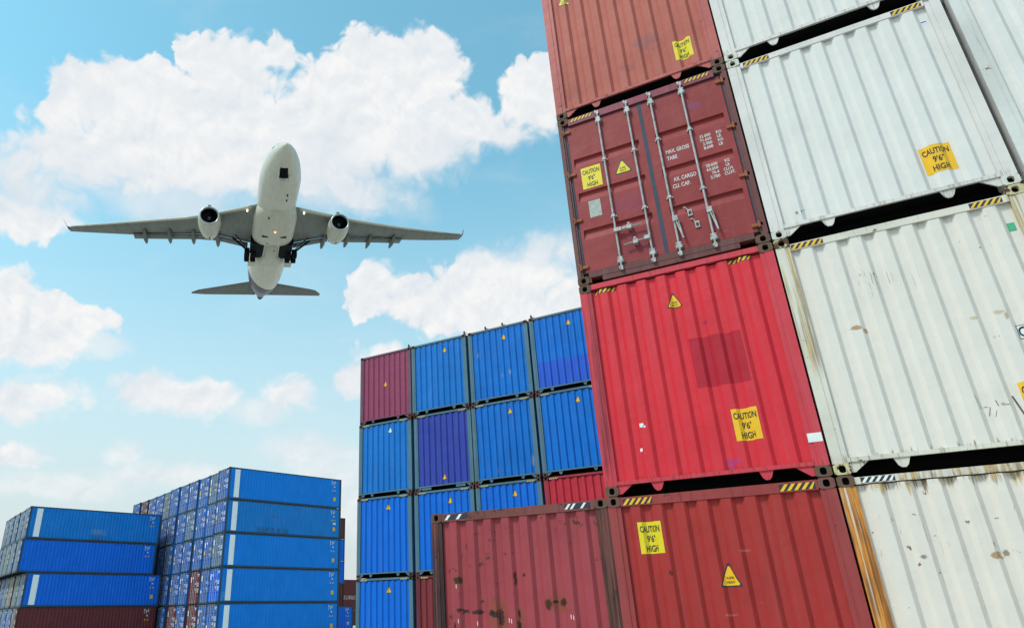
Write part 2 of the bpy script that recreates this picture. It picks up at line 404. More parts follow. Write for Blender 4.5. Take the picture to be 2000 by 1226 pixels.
# ------------------------------------------------------------------ stickers
def bm_from_text(body, size, sx=1.0, align='CENTER'):
    cu = bpy.data.curves.new('lettering', 'FONT'); cu.body = body; cu.size = size; cu.align_x = align; cu.resolution_u = 3; cu.offset = size * 0.022
    ob = bpy.data.objects.new('tmp', cu); COL.objects.link(ob)
    dg = bpy.context.evaluated_depsgraph_get()
    me = bpy.data.meshes.new_from_object(ob.evaluated_get(dg))
    bm = bmesh.new(); bm.from_mesh(me)
    for v in bm.verts: v.co = Vector((v.co.x * sx, 0, v.co.y))
    bpy.data.objects.remove(ob); bpy.data.curves.remove(cu); bpy.data.meshes.remove(me)
    return bm
def poly_bm(polys):
    bm = bmesh.new()
    for pl in polys:
        bm.faces.new([bm.verts.new((x, 0, z)) for x, z in pl])
    return bm
def lay(bm, xc, zc, off, flat=False, slack=1.0, flat_y=0.014):
    """lay flat (x,z) artwork on the fluted end panel, following the flutes like a real sticker"""
    if flat:
        for v in bm.verts: v.co = Vector((v.co.x + xc, flat_y - off, v.co.z + zc))
        return bm
    s0 = arc_of(xc)
    for v in bm.verts: v.co.x += s0
    for a in ARC[1:-1]:
        bmesh.ops.bisect_plane(bm, geom=bm.verts[:] + bm.edges[:] + bm.faces[:], plane_co=(a, 0, 0), plane_no=(1, 0, 0))
    for v in bm.verts:
        x, y = pt_of(v.co.x); v.co = Vector((x, y + FY - off, v.co.z + zc))
    return bm
def emit_bm(bms, name, mats, parent):
    """list of (bmesh, material index) joined into one mesh"""
    b = MB()
    for bm, mi in bms:
        bm.verts.ensure_lookup_table(); bm.verts.index_update()
        b.add([v.co[:] for v in bm.verts], [[v.index for v in f.verts] for f in bm.faces], mi); bm.free()
    me = bpy.data.meshes.new(name); me.from_pydata(b.v, [], b.f); me.polygons.foreach_set('material_index', b.mi); me.update()
    return link(name, me, mats, parent)
YEL = plain('label_yellow', (0.72, 0.55, 0.012), 0.45, var=0.12, scale=9)
YELO = plain('label_amber', (0.80, 0.44, 0.012), 0.45, var=0.1, scale=9)
INK = plain('label_black', (0.018, 0.018, 0.022), 0.5, var=0.1)
NAVY = plain('stripe_black', (0.022, 0.026, 0.045), 0.5, var=0.2)
WHT = plain('label_white', (0.74, 0.75, 0.74), 0.5, var=0.12)
GRNL = plain('label_green', (0.07, 0.38, 0.2), 0.5, var=0.3)
TAR = plain('underbody_bitumen', (0.008, 0.008, 0.008), .9, var=.3, spec=.1)
HOLE = plain('dark_cavity', (0.006, 0.006, 0.006), 0.9, var=0.1, spec=0.05)
def rect(w, h, dx=0, dz=0, skew=0): return [(dx - w / 2, dz - h / 2), (dx + w / 2, dz - h / 2), (dx + w / 2 + skew, dz + h / 2), (dx - w / 2 + skew, dz + h / 2)]
def caution(parent, x, z, w=0.30, h=0.35, mat=None, flat=False, tilt=0.0, fy=0.014, nine="9'6\"", label=None):
    o = emit_bm([(lay(poly_bm([rect(w, h)]), x, z, 0.002, flat, flat_y=fy), 0)], 'caution_label', mat or YEL, parent)
    ls = []
    for body, dz, sz in (('CAUTION', 0.062, 0.098), (nine, -0.046, 0.098), ('HIGH', -0.152, 0.098)):
        bm = bm_from_text(body, sz * h / 0.35, 0.56 * w / 0.30 if body == 'CAUTION' else 0.66 * w / 0.30)
        for v in bm.verts: v.co.z += dz * h / 0.35
        ls.append((lay(bm, x, z, 0.004, flat, flat_y=fy), 0))
    emit_bm(ls, 'lettering', INK, o)
    if label: o['label'] = label
    return o
def triangle(parent, x, z, s=0.2, mat=None, flat=False, fy=0.014, text=True, label=None):
    h = s * 1.0
    def rt(k):
        ps = []
        for cx_, cz_ in ((0, h * .62), (-s / 2, -h * .38), (s / 2, -h * .38)):
            for da in (-0.5, 0, 0.5):
                ang = math.atan2(cz_, cx_) + da * 1.3
                r_ = s * 0.07
                ps.append((cx_ * k + math.cos(ang) * r_, cz_ * k + math.sin(ang) * r_))
        return ps
    o = emit_bm([(lay(poly_bm([rt(1.0)]), x, z, 0.002, flat, flat_y=fy), 0), (lay(poly_bm([rt(0.78)]), x, z - .004, 0.0035, flat, flat_y=fy), 1)], 'warning_triangle', [NAVY, mat or YEL], parent)
    if text:
        ls = []
        for body, dz in (('SUPER', -.005), ('HEAVY', -.045)):
            bm = bm_from_text(body, 0.032 * s / .2, 0.9)
            for v in bm.verts: v.co.z += dz * s / .2 - .012
            ls.append((lay(bm, x, z, 0.005, flat, flat_y=fy), 0))
        emit_bm(ls, 'lettering', INK, o)
    if label: o['label'] = label
    return o
def hazard(parent, x0, x1, z0, z1, on_rail=True, col=None, n=5, wear=0, y=0.006, dirn=1):
    w, h = x1 - x0, z1 - z0; xc, zc = (x0 + x1) / 2, (z0 + z1) / 2
    base = poly_bm([rect(w, h)])
    polys = []
    st = w / n
    for i in range(n):
        if wear and random.random() < wear: continue
        a = -w / 2 + i * st; sk = h * 0.8 * dirn; bw = st * 0.5
        p = [(a, -h / 2), (a + bw, -h / 2), (a + bw + sk, h / 2), (a + sk, h / 2)]
        p = [(min(max(px, -w / 2), w / 2), pz) for px, pz in p]
        polys.append(p)
    st_ = poly_bm(polys)
    return emit_bm([(lay(base, xc, zc, 0.002, on_rail, flat_y=y), 0), (lay(st_, xc, zc, 0.0035, on_rail, flat_y=y), 1)], 'hazard_stripe', [NAVY, col or YEL], parent)
def mark(parent, polys, x, z, mat, name='mark', flat=False, fy=0.014, off=0.002):
    return emit_bm([(lay(poly_bm(polys), x, z, off, flat, flat_y=fy), 0)], name, mat, parent)

# ------------------------------------------------------------------ blank-end container
def blank_container(loc, rz, body, frame, cast, label, group=None, rail_h=0.108, style=0, side=None, rail_top=2.884):
    root = empty('shipping_container', loc, rz)
    tag(root, label, 'container', group)
    part('frame', ('frame', rail_h, style, rail_top), frame_blank(rail_h, style, False, rail_top), frame, root)
    part('front_panel', 'front_panel', front_panel, body, root)
    part('rear_panel', 'rear_panel', rear_panel, side or body, root)
    part('side_panel', 'side_panel_left', lambda: side_panel(False), side or body, root)
    part('side_panel', 'side_panel_right', lambda: side_panel(True), side or body, root)
    part('roof', 'roof', roof, frame, root); part('underbody', 'underbody', underbody, TAR, root)
    for x in (0, CW - 0.162):
        for z in (0, CH - 0.118):
            c = part('corner_casting', 'casting', casting, [cast, HOLE], root); c.location = (x, 0, z)
    return root

TH = 2.906
def NP(col, tier, dx=0, dy=0): return (col * 2.4554 + 0.008 + dx, dy, (tier + 1) * TH + 0.0)

CAST_BR = paint('casting_brown', (0.13, 0.075, 0.055), rust=1.0, streak=.3, scuff=0, rustcol=(0.16, 0.075, 0.04), rough=.75)
CAST_RED = paint('casting_red', (0.17, 0.07, 0.06), rust=1.2, streak=.3, scuff=0, rustcol=(0.12, 0.06, 0.035), rough=.7)
CAST_W = paint('casting_white', (0.60, 0.57, 0.52), rust=0.9, scuff=0, rustcol=(0.2, 0.09, 0.03), rough=.6)
CAST_WR = paint('casting_white_rusty', (0.55, 0.48, 0.28), rust=1.7, scuff=0, rustcol=(0.13, 0.06, 0.03), rough=.7)

def cut(o): pass
# ---- A0: maroon half of the front row, rusty
BLK = (0.02, 0.012, 0.010)
spots = [(.365, 2.02, .07, .05), (.37, 1.66, .05, .03), (.62, 1.63, .10, .03), (.86, 1.60, .06, .05), (.93, 1.57, .05, .12), (.82, 1.62, .05, .04),
         (.30, 1.47, .02, .045), (.55, 1.31, .03, .05), (.72, 1.32, .045, .04), (.28, 1.16, .04, .06), (.36, 1.14, .08, .045), (.60, 1.12, .13, .05), (.80, 1.14, .04, .05),
         (1.58, 1.70, .06, .07), (1.76, 1.72, .06, .05), (1.17, 1.45, .03, .08), (1.22, 1.16, .05, .06), (1.29, 2.05, .03, .025), (1.16, 2.02, .02, .10), (1.18, 1.60, .02, .06), (0.45, 1.65, .06, .02), (.93, 1.40, .04, .06), (1.66, 1.73, .05, .02)]
f = [('spot', x, z, rx, rz, (0.22, 0.065, 0.03), 0.6) for x, z, rx, rz in ((.90, 1.60, .13, .19), (.36, 1.15, .14, .09), (.62, 1.13, .18, .09), (1.67, 1.71, .15, .10), (.72, 1.32, .08, .07), (.37, 2.02, .09, .08), (1.18, 1.5, .05, .2))]
f += [('spot', x, z, rx * .78, rz * .85, BLK, 0.85) for x, z, rx, rz in spots] + [('box', 1.05, 1.65, 0.3, 1.24, (0.13, 0.028, 0.035), .7)]
A_BODY = paint('paint_maroon_rusty', srgb(156, 64, 72), rust=1.0, seam=.8, streak=.3, feats=f, mott=.5)
A_FR = paint('frame_maroon_rusty', (0.19, 0.055, 0.05), rust=1.3, streak=.4, rustcol=(0.07, 0.04, 0.03), feats=[('streaks', 0.0, 0.16, 0.2, 2.80, (0.06, 0.035, 0.03), .34, .95), ('streaks', 2.28, 2.44, 0.2, 2.80, (0.10, 0.045, 0.03), .36, .9)])
A = blank_container(NP(-1, -1, dx=.02), 0, A_BODY, A_FR, CAST_BR, 'weathered maroon container with black rust blotches, left of the brick red one', 'containers of the near wall')
hazard(A, .21, .55, 2.80, 2.865, True, WHT, 4, .2); hazard(A, 1.9, 2.23, 2.80, 2.865, True, WHT, 5, .1)
for dx, dz in ((.34, 1.95), (.35, 1.53), (1.05, 1.53), (1.08, 1.52), (1.84, 1.56), (1.87, 1.55), (.62, 1.5), (1.98, 1.2), (2.02, 1.18)):
    mark(A, [rect(.008, .05)], dx, dz, WHT, 'paint_scratch')
# ---- B0: dark red
B0_BODY = paint('paint_brick_red', (0.36, 0.032, 0.030), rust=.42, streak=.22, mott=.35, feats=[('spot', 1.42, 2.2, .05, .012, (.45, .12, .10), .7), ('spot', 1.15, 1.55, .06, .012, (.45, .12, .10), .6), ('spot', .62, 2.0, .02, .03, BLK, .7)])
B0_FR = paint('frame_brick_red', srgb(148, 60, 60), rust=.85, streak=.3, rustcol=(0.06, 0.025, 0.02))
B0 = blank_container(NP(0, -1), 0, B0_BODY, B0_FR, CAST_RED, 'brick red container with caution label at upper left, under the bright red one', 'containers of the near wall')
hazard(B0, .19, .54, 2.79, 2.862, True, YELO, 5); hazard(B0, 1.9, 2.25, 2.79, 2.862, True, YELO, 5)
caution(B0, .458, 2.40, .30, .36, nine="9'6\"", label='yellow caution label, letters CAUTION 9 6 HIGH')
triangle(B0, 1.23, 1.93, .22, YELO)
# ---- B1: bright red
PATCH = (0.36, 0.012, 0.028)
B1_BODY = paint('paint_bright_red', (0.62, 0.030, 0.046), rust=.3, streak=.2, mott=.25, rough=.42,
                feats=[('box', 1.28, 1.87, 1.19, 1.83, PATCH, .8), ('spot', 1.49, .26, .07, .045, (.20, .05, .26), .42), ('spot', 1.46, .20, .03, .03, (.20, .05, .26), .4), ('spot', 1.50, 2.02, .03, .022, (.2, .02, .10), .6)])
B1_FR = paint('frame_bright_red', srgb(196, 62, 74), rust=.5, streak=.35, rustcol=(0.12, 0.03, 0.025), feats=[('streaks', 0.0, .16, .3, 2.8, srgb(128, 62, 70), .42, .6)])
B1 = blank_container(NP(0, 0), 0, B1_BODY, B1_FR, CAST_BR, 'bright red container with a darker rectangular patch, above the brick red one', 'containers of the near wall', rail_h=.075)
hazard(B1, .18, .50, 2.735, 2.785, False, YELO, 5); hazard(B1, 1.88, 2.19, 2.735, 2.785, False, YELO, 5)
caution(B1, 1.720, .68, .31, .38, YELO); triangle(B1, 1.19, 2.385, .19, YELO)
mark(B1, [rect(.14, .10)], 2.36, .43, WHT, 'white_tape', True, .006)
mark(B1, [rect(.05, .05), rect(.03, .025, .03, -.02)], .55, .83, WHT, 'torn_label'); mark(B1, [rect(.045, .04)], .50, .53, WHT, 'torn_label')
# ---- B3: salmon
B3_BODY = paint('paint_faded_red', (0.44, 0.118, 0.092), rust=.4, streak=.2, mott=.45, rough=.6,
                feats=[('spot', 1.5, .92, .20, .12, srgb(140, 88, 90), .6), ('spot', 1.17, .55, .11, .06, srgb(146, 84, 84), .5), ('spot', .32, .42, .15, .12, srgb(150, 84, 82), .5)])
B3_FR = paint('frame_faded_red', srgb(178, 92, 88), rust=.9, streak=.35, rustcol=(0.12, 0.05, 0.04))
B3 = blank_container(NP(0, 2), 0, B3_BODY, B3_FR, CAST_BR, 'faded salmon red container at the top of the red column, cut by the top edge', 'containers of the near wall')
caution(B3, 1.972, .52, .28, .36); triangle(B3, .37, 2.40, .19)
# ---- C column: white
def white(n, base=(0.665, 0.628, 0.61), **k): return paint(n, base, rust=k.pop('rust', .12), streak=k.pop('streak', .45), mott=.12, rough=.4, seam=k.pop('seam', .5), rustcol=(0.20, 0.10, 0.035), grime=(0.56, 0.50, 0.36), **k)
RY = (0.34, 0.17, 0.05)
C0_BODY = white('paint_white_rust_edges', base=(0.69, 0.615, 0.56), seam=.9, top_rust=.85, rust=.7, streak=.7, feats=[('spot', 1.13, 2.03, .05, .035, RY, .8), ('spot', 1.21, 2.05, .03, .03, (.12, .06, .03), .7), ('spot', .56, 2.05, .03, .02, (.1, .06, .04), .7)])
C0_FR = paint('frame_white_orange_rust', (0.64, 0.585, 0.52), rust=.7, streak=.2, scuff=0,
              feats=[('streaks', -.01, .165, -.3, 2.79, ORANGE, .30, .97)], top_rust=.8, rustcol=(0.2, 0.08, 0.02))
C0 = blank_container(NP(1, -1), 0, C0_BODY, C0_FR, CAST_BR, 'white container with orange rust running down its left post, bottom of the white column', 'containers of the near wall', rail_h=.072, rail_top=2.868)
hazard(C0, .22, .52, 2.805, 2.86, True, WHT, 5, 0)
C1_BODY = white('paint_white_scuffed', base=(0.685, 0.62, 0.575), seam=.75, top_rust=.3, rust=.55, streak=.55, feats=[('spot', .58, 1.60, .05, .025, RY, .8), ('spot', .66, 1.55, .02, .03, RY, .8), ('spot', 1.62, 1.48, .03, .02, (.5, .4, .25), .8), ('spot', 1.83, 1.5, .05, .02, (.5, .4, .25), .8), ('spot', 1.88, 1.45, .015, .04, RY, .6)])
C1_FR = paint('frame_white_yellowed', (0.64, 0.585, 0.51), rust=.7, streak=.3, scuff=.1, feats=[('streaks', 0, .165, 1.3, 2.82, (0.55, 0.36, 0.10), .45, .8), ('streaks', 2.27, 2.44, 1.6, 2.82, (0.55, 0.36, 0.10), .42, .85)], rustcol=(0.22, 0.1, 0.03))
C1 = blank_container(NP(1, 0), 0, C1_BODY, C1_FR, CAST_WR, 'scuffed white container with green tag at upper right, second from bottom of the white column', 'containers of the near wall', rail_h=.085, rail_top=2.80)
hazard(C1, .17, .51, 2.724, 2.788, True, YELO, 5); hazard(C1, 1.93, 2.22, 2.724, 2.788, True, YELO, 5)
caution(C1, 1.91, .55, .34, .38, YELO)
mark(C1, [rect(.07, .10)], 2.215, 2.43, GRNL, 'green_tag')
lb = mark(C1, [rect(.30, .15)], 2.05, 1.26, INK, 'code_plate'); mark(C1, [rect(.285, .135)], 2.05, 1.26, WHT, 'code_plate', off=.0035)
ls = []
bm = bm_from_text('C', .15, .7); 
for v in bm.verts: v.co.z -= .05
bm2 = lay(bm, 1.965, 1.26, .005); emit_bm([(bm2, 0)], 'lettering', INK, lb)
sc = []
for x, z, w_, h_, sk in ((1.42, .60, .005, .15, -.03), (1.46, .49, .006, .09, .03), (1.55, .56, .007, .06, -.01), (1.61, .535, .07, .005, .01), (1.74, .50, .016, .24, -.05), (1.45, .54, .035, .005, .01), (1.50, .46, .005, .06, .03), (1.58, .55, .025, .006, .02), (1.94, .9, .02, .05, -.01)):
    sc.append([(x - w_ / 2, z - h_ / 2), (x + w_ / 2, z - h_ / 2), (x + w_ / 2 + sk, z + h_ / 2), (x - w_ / 2 + sk, z + h_ / 2)])
for p_ in sc:
    cx_ = sum(q[0] for q in p_) / 4; cz_ = sum(q[1] for q in p_) / 4
    mark(C1, [[(q[0] - cx_, q[1] - cz_) for q in p_]], cx_, cz_, plain('scrape_grey', (.10, .09, .085), .6, var=.5, scale=60), 'scrape')
C2_BODY = white('paint_white_clean', seam=.15, rust=.05, streak=.2)
C2_FR = paint('frame_white_clean', (0.66, 0.605, 0.585), rust=.35, streak=.12, scuff=.25, rustcol=(0.35, 0.28, 0.15))
C2 = blank_container(NP(1, 1), 0, C2_BODY, C2_FR, CAST_W, 'clean white container with caution label at lower right, second from top of white column', 'containers of the near wall', rail_h=.085, rail_top=2.80)
hazard(C2, .20, .52, 2.724, 2.788, True, YELO, 5); hazard(C2, 1.93, 2.25, 2.724, 2.788, True, YELO, 5)
caution(C2, 1.845, .56, .33, .37, YELO)
mark(C2, [rect(.05, .055)], 2.215, 2.505, WHT, 'small_label'); mark(C2, [rect(.05, .018)], 2.215, 2.505, plain('label_blue', (.03, .09, .5)), 'small_label', off=.0035)
mark(C2, [rect(.03, .04, -.03), rect(.025, .03, .03, .01), rect(.03, .01, .07, .03)], .36, .30, plain('smudge_grey', (.25, .27, .26)), 'smudge')
C3 = blank_container(NP(1, 2), 0, white('paint_white_pale', seam=.2, rust=.1), C2_FR, CAST_W, 'white container cut by the top edge, above the clean one in the white column', 'containers of the near wall', rail_h=.085, rail_top=2.80)
D_BODY = white('paint_white_dusty', rust=.16, streak=.25); D_FR = paint('frame_white_dusty', (0.62, 0.60, 0.58), rust=.4, streak=.35, rustcol=(.3, .2, .1))
D2 = blank_container(NP(2, 1, dx=.05), 0, D_BODY, D_FR, CAST_W, 'dusty off-white container at the top right corner, right of the white column', 'containers of the near wall', rail_h=.085, rail_top=2.80)
for t_, lb_ in ((-1, 'dusty off-white container at ground level, right of the orange-rusted white one'), (0, 'dusty off-white container directly right of the scuffed white one')):
    blank_container(NP(2, t_, dx=.05), 0, D_BODY, D_FR, CAST_W, lb_, 'containers of the near wall', rail_h=.085, rail_top=2.80)

# ------------------------------------------------------------------ door-end containers
def door_leaf(left, x0, x1, key):
    def f():
        b = MB(); y0 = 0.030
        gro = [(2.11, .16), (1.50, .16), (0.865, .16)]
        gx0, gx1 = x0 + .05, x1 - .07 if left else x1 - .06
        if not left: gx0 = x0 + .12
        # borders
        b.add([(x0, y0, .185), (gx0, y0, .185), (gx0, y0, 2.72), (x0, y0, 2.72)], [(0, 1, 2, 3)])
        b.add([(gx1, y0, .185), (x1, y0, .185), (x1, y0, 2.72), (gx1, y0, 2.72)], [(0, 1, 2, 3)])
        zs = [2.72]
        prof = [(2.72, 0)]
        for z, h in gro: prof += [(z, 0), (z - .012, .036), (z - .06, .036), (z - h, 0)]
        prof.append((.185, 0))
        for (za, da), (zb, db) in zip(prof, prof[1:]):
            b.add([(gx0, y0 + da, za), (gx1, y0 + da, za), (gx1, y0 + db, zb), (gx0, y0 + db, zb)], [(3, 2, 1, 0)])
        for z, h in gro:
            for gx in (gx0, gx1): b.add([(gx, y0, z), (gx, y0 + .036, z - .012), (gx, y0 + .036, z - .06), (gx, y0, z - h)], [(0, 1, 2, 3)])
        for xa, xb in ((x0, x0 + .004), (x1 - .004, x1)): b.box(xa, xb, y0, y0 + .05, .185, 2.72)
        b.box(x0, x1, y0, y0 + .05, 2.716, 2.722); b.box(x0, x1, y0, y0 + .05, .183, .187)
        return b
    return f
def rod_mesh(x, detail):
    def f():
        b = MB(); y = -0.012; n = 10 if detail else 5
        b.tube((x, y, .12), (x, y, 2.79), .0145 if detail else .020, n)
        for z in (2.66, .24):
            b.box(x - .034, x + .034, y - .016, .03, z - .045, z + .045)
            if detail:
                b.box(x - .046, x + .046, .014, .031, z - .026, z + .026)
                for sx in (-.028, .028):
                    for sz in (-.03, .03): b.tube((x + sx, y - .018, z + sz), (x + sx, y - .026, z + sz), .009, 6)
        for z, s in ((2.79, 1), (.115, -1)):
            b.box(x - .022, x + .022, y - .018, y + .02, z - .03, z + .03)
            b.box(x - .032, x - .012, y - .026, y + .03, z - .012, z + .038 * s if s > 0 else z + .012)
        for z in (1.93, .95) if x < 1.2 else (1.98, 1.0):
            b.box(x - .042, x + .042, .008, .031, z - .010, z + .010)
            b.box(x - .024, x + .024, y - .020, .012, z - .018, z + .018)
        return b
    return f
def handles(kind):
    def f():
        b = MB(); y = -0.03
        def bar(p, q, r=.011): b.tube(p, q, r, 6); 
        if kind == 'up':
            bar((.62, y, .70), (.98, y - .005, .70)); b.box(.60, .70, y - .018, y + .012, .675, .73); b.box(.78, .84, y - .02, .03, .67, .735); b.tube((.81, y - .01, .73), (.81, y - .01, .765), .02, 8)
            b.box(.70, .79, y - .006, y + .006, .685, .725)
        elif kind == 'low':
            bar((.70, y - .005, .44), (1.04, y, .47)); b.box(.98, 1.05, y - .018, y + .012, .445, .50); b.box(.83, .89, y - .02, .03, .42, .485); b.tube((.86, y - .01, .48), (.86, y - .01, .515), .02, 8)
        else:
            for x in (kind,):
                bar((x + .01, y, .68), (x + .075, y - .01, .32)); bar((x + .045, y, .66), (x + .075, y - .01, .34), .007)
                b.box(x - .015, x + .05, y - .018, y + .012, .60, .68)
        return b
    return f
HZ = (2.63, 1.84, 1.04, .27)
def hinges(left, hz):
    def f():
        b = MB()
        for z in (hz,):
            x0, x1 = (.05, .175) if left else (2.27, 2.40)
            b.box(x0, x1, .004, .036, z - .022, z + .022)
            xk = .075 if left else 2.36
            b.tube((xk, .002, z - .045), (xk, .002, z + .045), .018, 8)
        return b
    return f
def door_frame(cast):
    def f():
        b = MB(); rails(b)
        for s in (0, 1):
            x = lambda v: CW - v if s else v
            a, c = sorted((x(0.003), x(0.06))); b.box(a, c, 0.004, 0.16, 0.118, 2.778)
            a, c = sorted((x(0.06), x(0.085))); b.box(a, c, 0.020, 0.16, 0.118, 2.778)
        b.box(.164, 2.274, .004, .05, 2.735, 2.857)
        b.box(.164, 2.274, .004, .12, .085, .172)
        for a, c in ((.164, .19), (.345, 2.09), (2.27, 2.274)): b.box(a, c, .008, .10, .012, .085)
        for a, c in ((0.003, 0.155), (CW - 0.155, CW - 0.003)): b.box(a, c, CD - 0.14, CD - 0.006, 0.118, 2.778)
        y0, y1 = CD - 0.11, CD - 0.006
        b.box(0.164, 2.274, y0, y1, 2.78, 2.884); b.box(0.152, 2.286, y0, y1, 0.126, 0.172)
        rear_cast(b)
        if cast: front_cast(b)
        return b
    return f
def seal_mesh():
    b = MB(); y0, y1 = .040, .05
    b.box(.086, .145, .036, y1, .18, 2.745); b.box(2.315, 2.352, .036, y1, .18, 2.745)
    b.box(1.195, 1.245, .026, y1, .18, 2.745); b.box(.145, 1.195, .036, y1, 2.70, 2.745); b.box(1.245, 2.315, .036, y1, 2.70, 2.745)
    b.box(.145, 1.195, .036, y1, .173, .20); b.box(1.245, 2.315, .036, y1, .173, .20)
    return b
SEAL = plain('door_seal_rubber', (0.035, 0.05, 0.085), .7, var=.3)
GALV = plain('galvanised_steel', (0.42, 0.40, 0.395), .5, .25, var=.45, scale=14)
B2_DOOR = paint('paint_door_red', (0.27, 0.036, 0.038), rust=.4, streak=.22, mott=.4, rough=.5,
                feats=[('spot', 1.93, 2.38, .09, .045, srgb(128, 60, 100), .8), ('spot', .85, 1.12, .30, .14, srgb(135, 56, 78), .55), ('spot', .9, .45, .35, .2, srgb(120, 48, 60), .5)])
B2_FR = paint('frame_door_brown', (0.145, 0.05, 0.048), rust=1.0, streak=.4, rustcol=(0.08, 0.04, 0.03))
HEAD = paint('header_plum', srgb(140, 66, 84), rust=.3, streak=.3)
HINGE = paint('hinge_orange_rust', (0.28, 0.085, 0.035), rust=.8, streak=.3, rustcol=(.4, .15, .04))
B2 = empty('shipping_container', NP(0, 1), 0)
tag(B2, 'dark red container showing its double doors with four lock rods and white weight lettering', 'container', 'containers of the near wall')
part('frame', 'door_frame', door_frame(False), B2_FR, B2)
def header():
    b = MB(); b.box(.166, 2.272, .001, .010, 2.738, 2.853); return b
part('header', 'door_header', header, HEAD, B2)
part('door_seal', 'door_seal', seal_mesh, SEAL, B2)
dl = part('left_door', 'door_leaf_left', door_leaf(True, .12, 1.2, 'l'), B2_DOOR, B2)
dr = part('right_door', 'door_leaf_right', door_leaf(False, 1.24, 2.335, 'r'), B2_DOOR, B2)
for x, dpar in ((.62, dl), (1.05, dl), (1.39, dr), (1.82, dr)): part('lock_rod', ('lock_rod', x, 1), rod_mesh(x, True), GALV, dpar)
for hk, hp in (('up', dl), ('low', dl), (1.39, dr), (1.82, dr)): part('door_handle', ('door_handle', hk), handles(hk), GALV, hp)

for hz in HZ:
    part('hinge', ('hinge', 1, hz), hinges(True, hz), HINGE, dl); part('hinge', ('hinge', 0, hz), hinges(False, hz), HINGE, dr)
for s_, k_ in ((False, 'side_panel_left'), (True, 'side_panel_right')): part('side_panel', k_, (lambda q: (lambda: side_panel(q)))(s_), B2_DOOR, B2)
part('rear_panel', 'rear_panel', rear_panel, B2_DOOR, B2); part('roof', 'roof', roof, B2_DOOR, B2); part('underbody', 'underbody', underbody, TAR, B2)
for x in (0, CW - 0.162):
    for z in (0, CH - 0.118):
        c = part('corner_casting', 'casting', casting, [CAST_BR, HOLE], B2); c.location = (x, 0, z)
hazard(B2, .20, .54, 2.79, 2.842, True, YELO, 6, y=.001); hazard(B2, 1.88, 2.22, 2.79, 2.842, True, YELO, 6, y=.001)
caution(B2, .395, 1.725, .29, .37, YEL, True, fy=.030)
triangle(B2, .85, 1.72, .21, YEL, True, .030)
mark(B2, [rect(.17, .28)], .38, 1.18, plain('grey_data_plate', (.34, .36, .34), .5, .1, var=.35, scale=20), 'data_plate', True, .030)
MW = plain('stencil_white', (0.62, 0.58, 0.57), .6, var=.3, scale=30)
tx = []
def dtext(body, x, z, size, sx=.8, al='LEFT'):
    bm = bm_from_text(body, size, sx, al)
    for v in bm.verts: v.co = Vector((v.co.x + x, .030 - .003 + (0), v.co.z + z - size * .35))
    tx.append((bm, 0))
dtext('MAX. GROSS', 1.455, 1.745, .088, .62); dtext('TARE', 1.455, 1.635, .088, .66)
dtext('AX. CARGO', 1.485, 1.275, .088, .62); dtext('CU. CAP.', 1.455, 1.165, .088, .66)
for i, (a, b_) in enumerate((('32.500', 'KG'), ('71.650', 'LB'), ('3.900', 'KG'), ('8.600', 'LB'))):
    dtext(a, 2.06, 1.825 - i * .066, .066, .82, 'RIGHT'); dtext(b_, 2.13, 1.825 - i * .066, .066, .75)
for i, (a, b_) in enumerate((('28.600', 'KG'), ('63.050', 'LB'), ('76.4', 'CU.M.'), ('2.700', 'CU.FT.'))):
    dtext(a, 2.06, 1.34 - i * .066, .066, .82, 'RIGHT'); dtext(b_, 2.115 if i > 1 else 2.15, 1.34 - i * .066, .066, .7)
emit_bm(tx, 'lettering', MW, dr)
def tags(x, z):
    b = MB()
    for x, z in ((x, z),):
        b.box(x - .028, x + .028, .012, .030, z - .05, z + .045); b.box(x - .016, x + .016, .008, .012, z - .03, z + .02, 1)
        b.tube((x - .02, .02, z + .045), (x - .045, .02, z + .10), .007, 6)
        b.tube((x - .045, .02, z + .10), (x - .07, .02, z + .09), .012, 6)
    return b
for kx, kz in ((1.60, .70), (1.66, .50)): part('door_keeper', ('door_keeper', kx), (lambda a_, b_: (lambda: tags(a_, b_)))(kx, kz), [GALV, INK], dr)

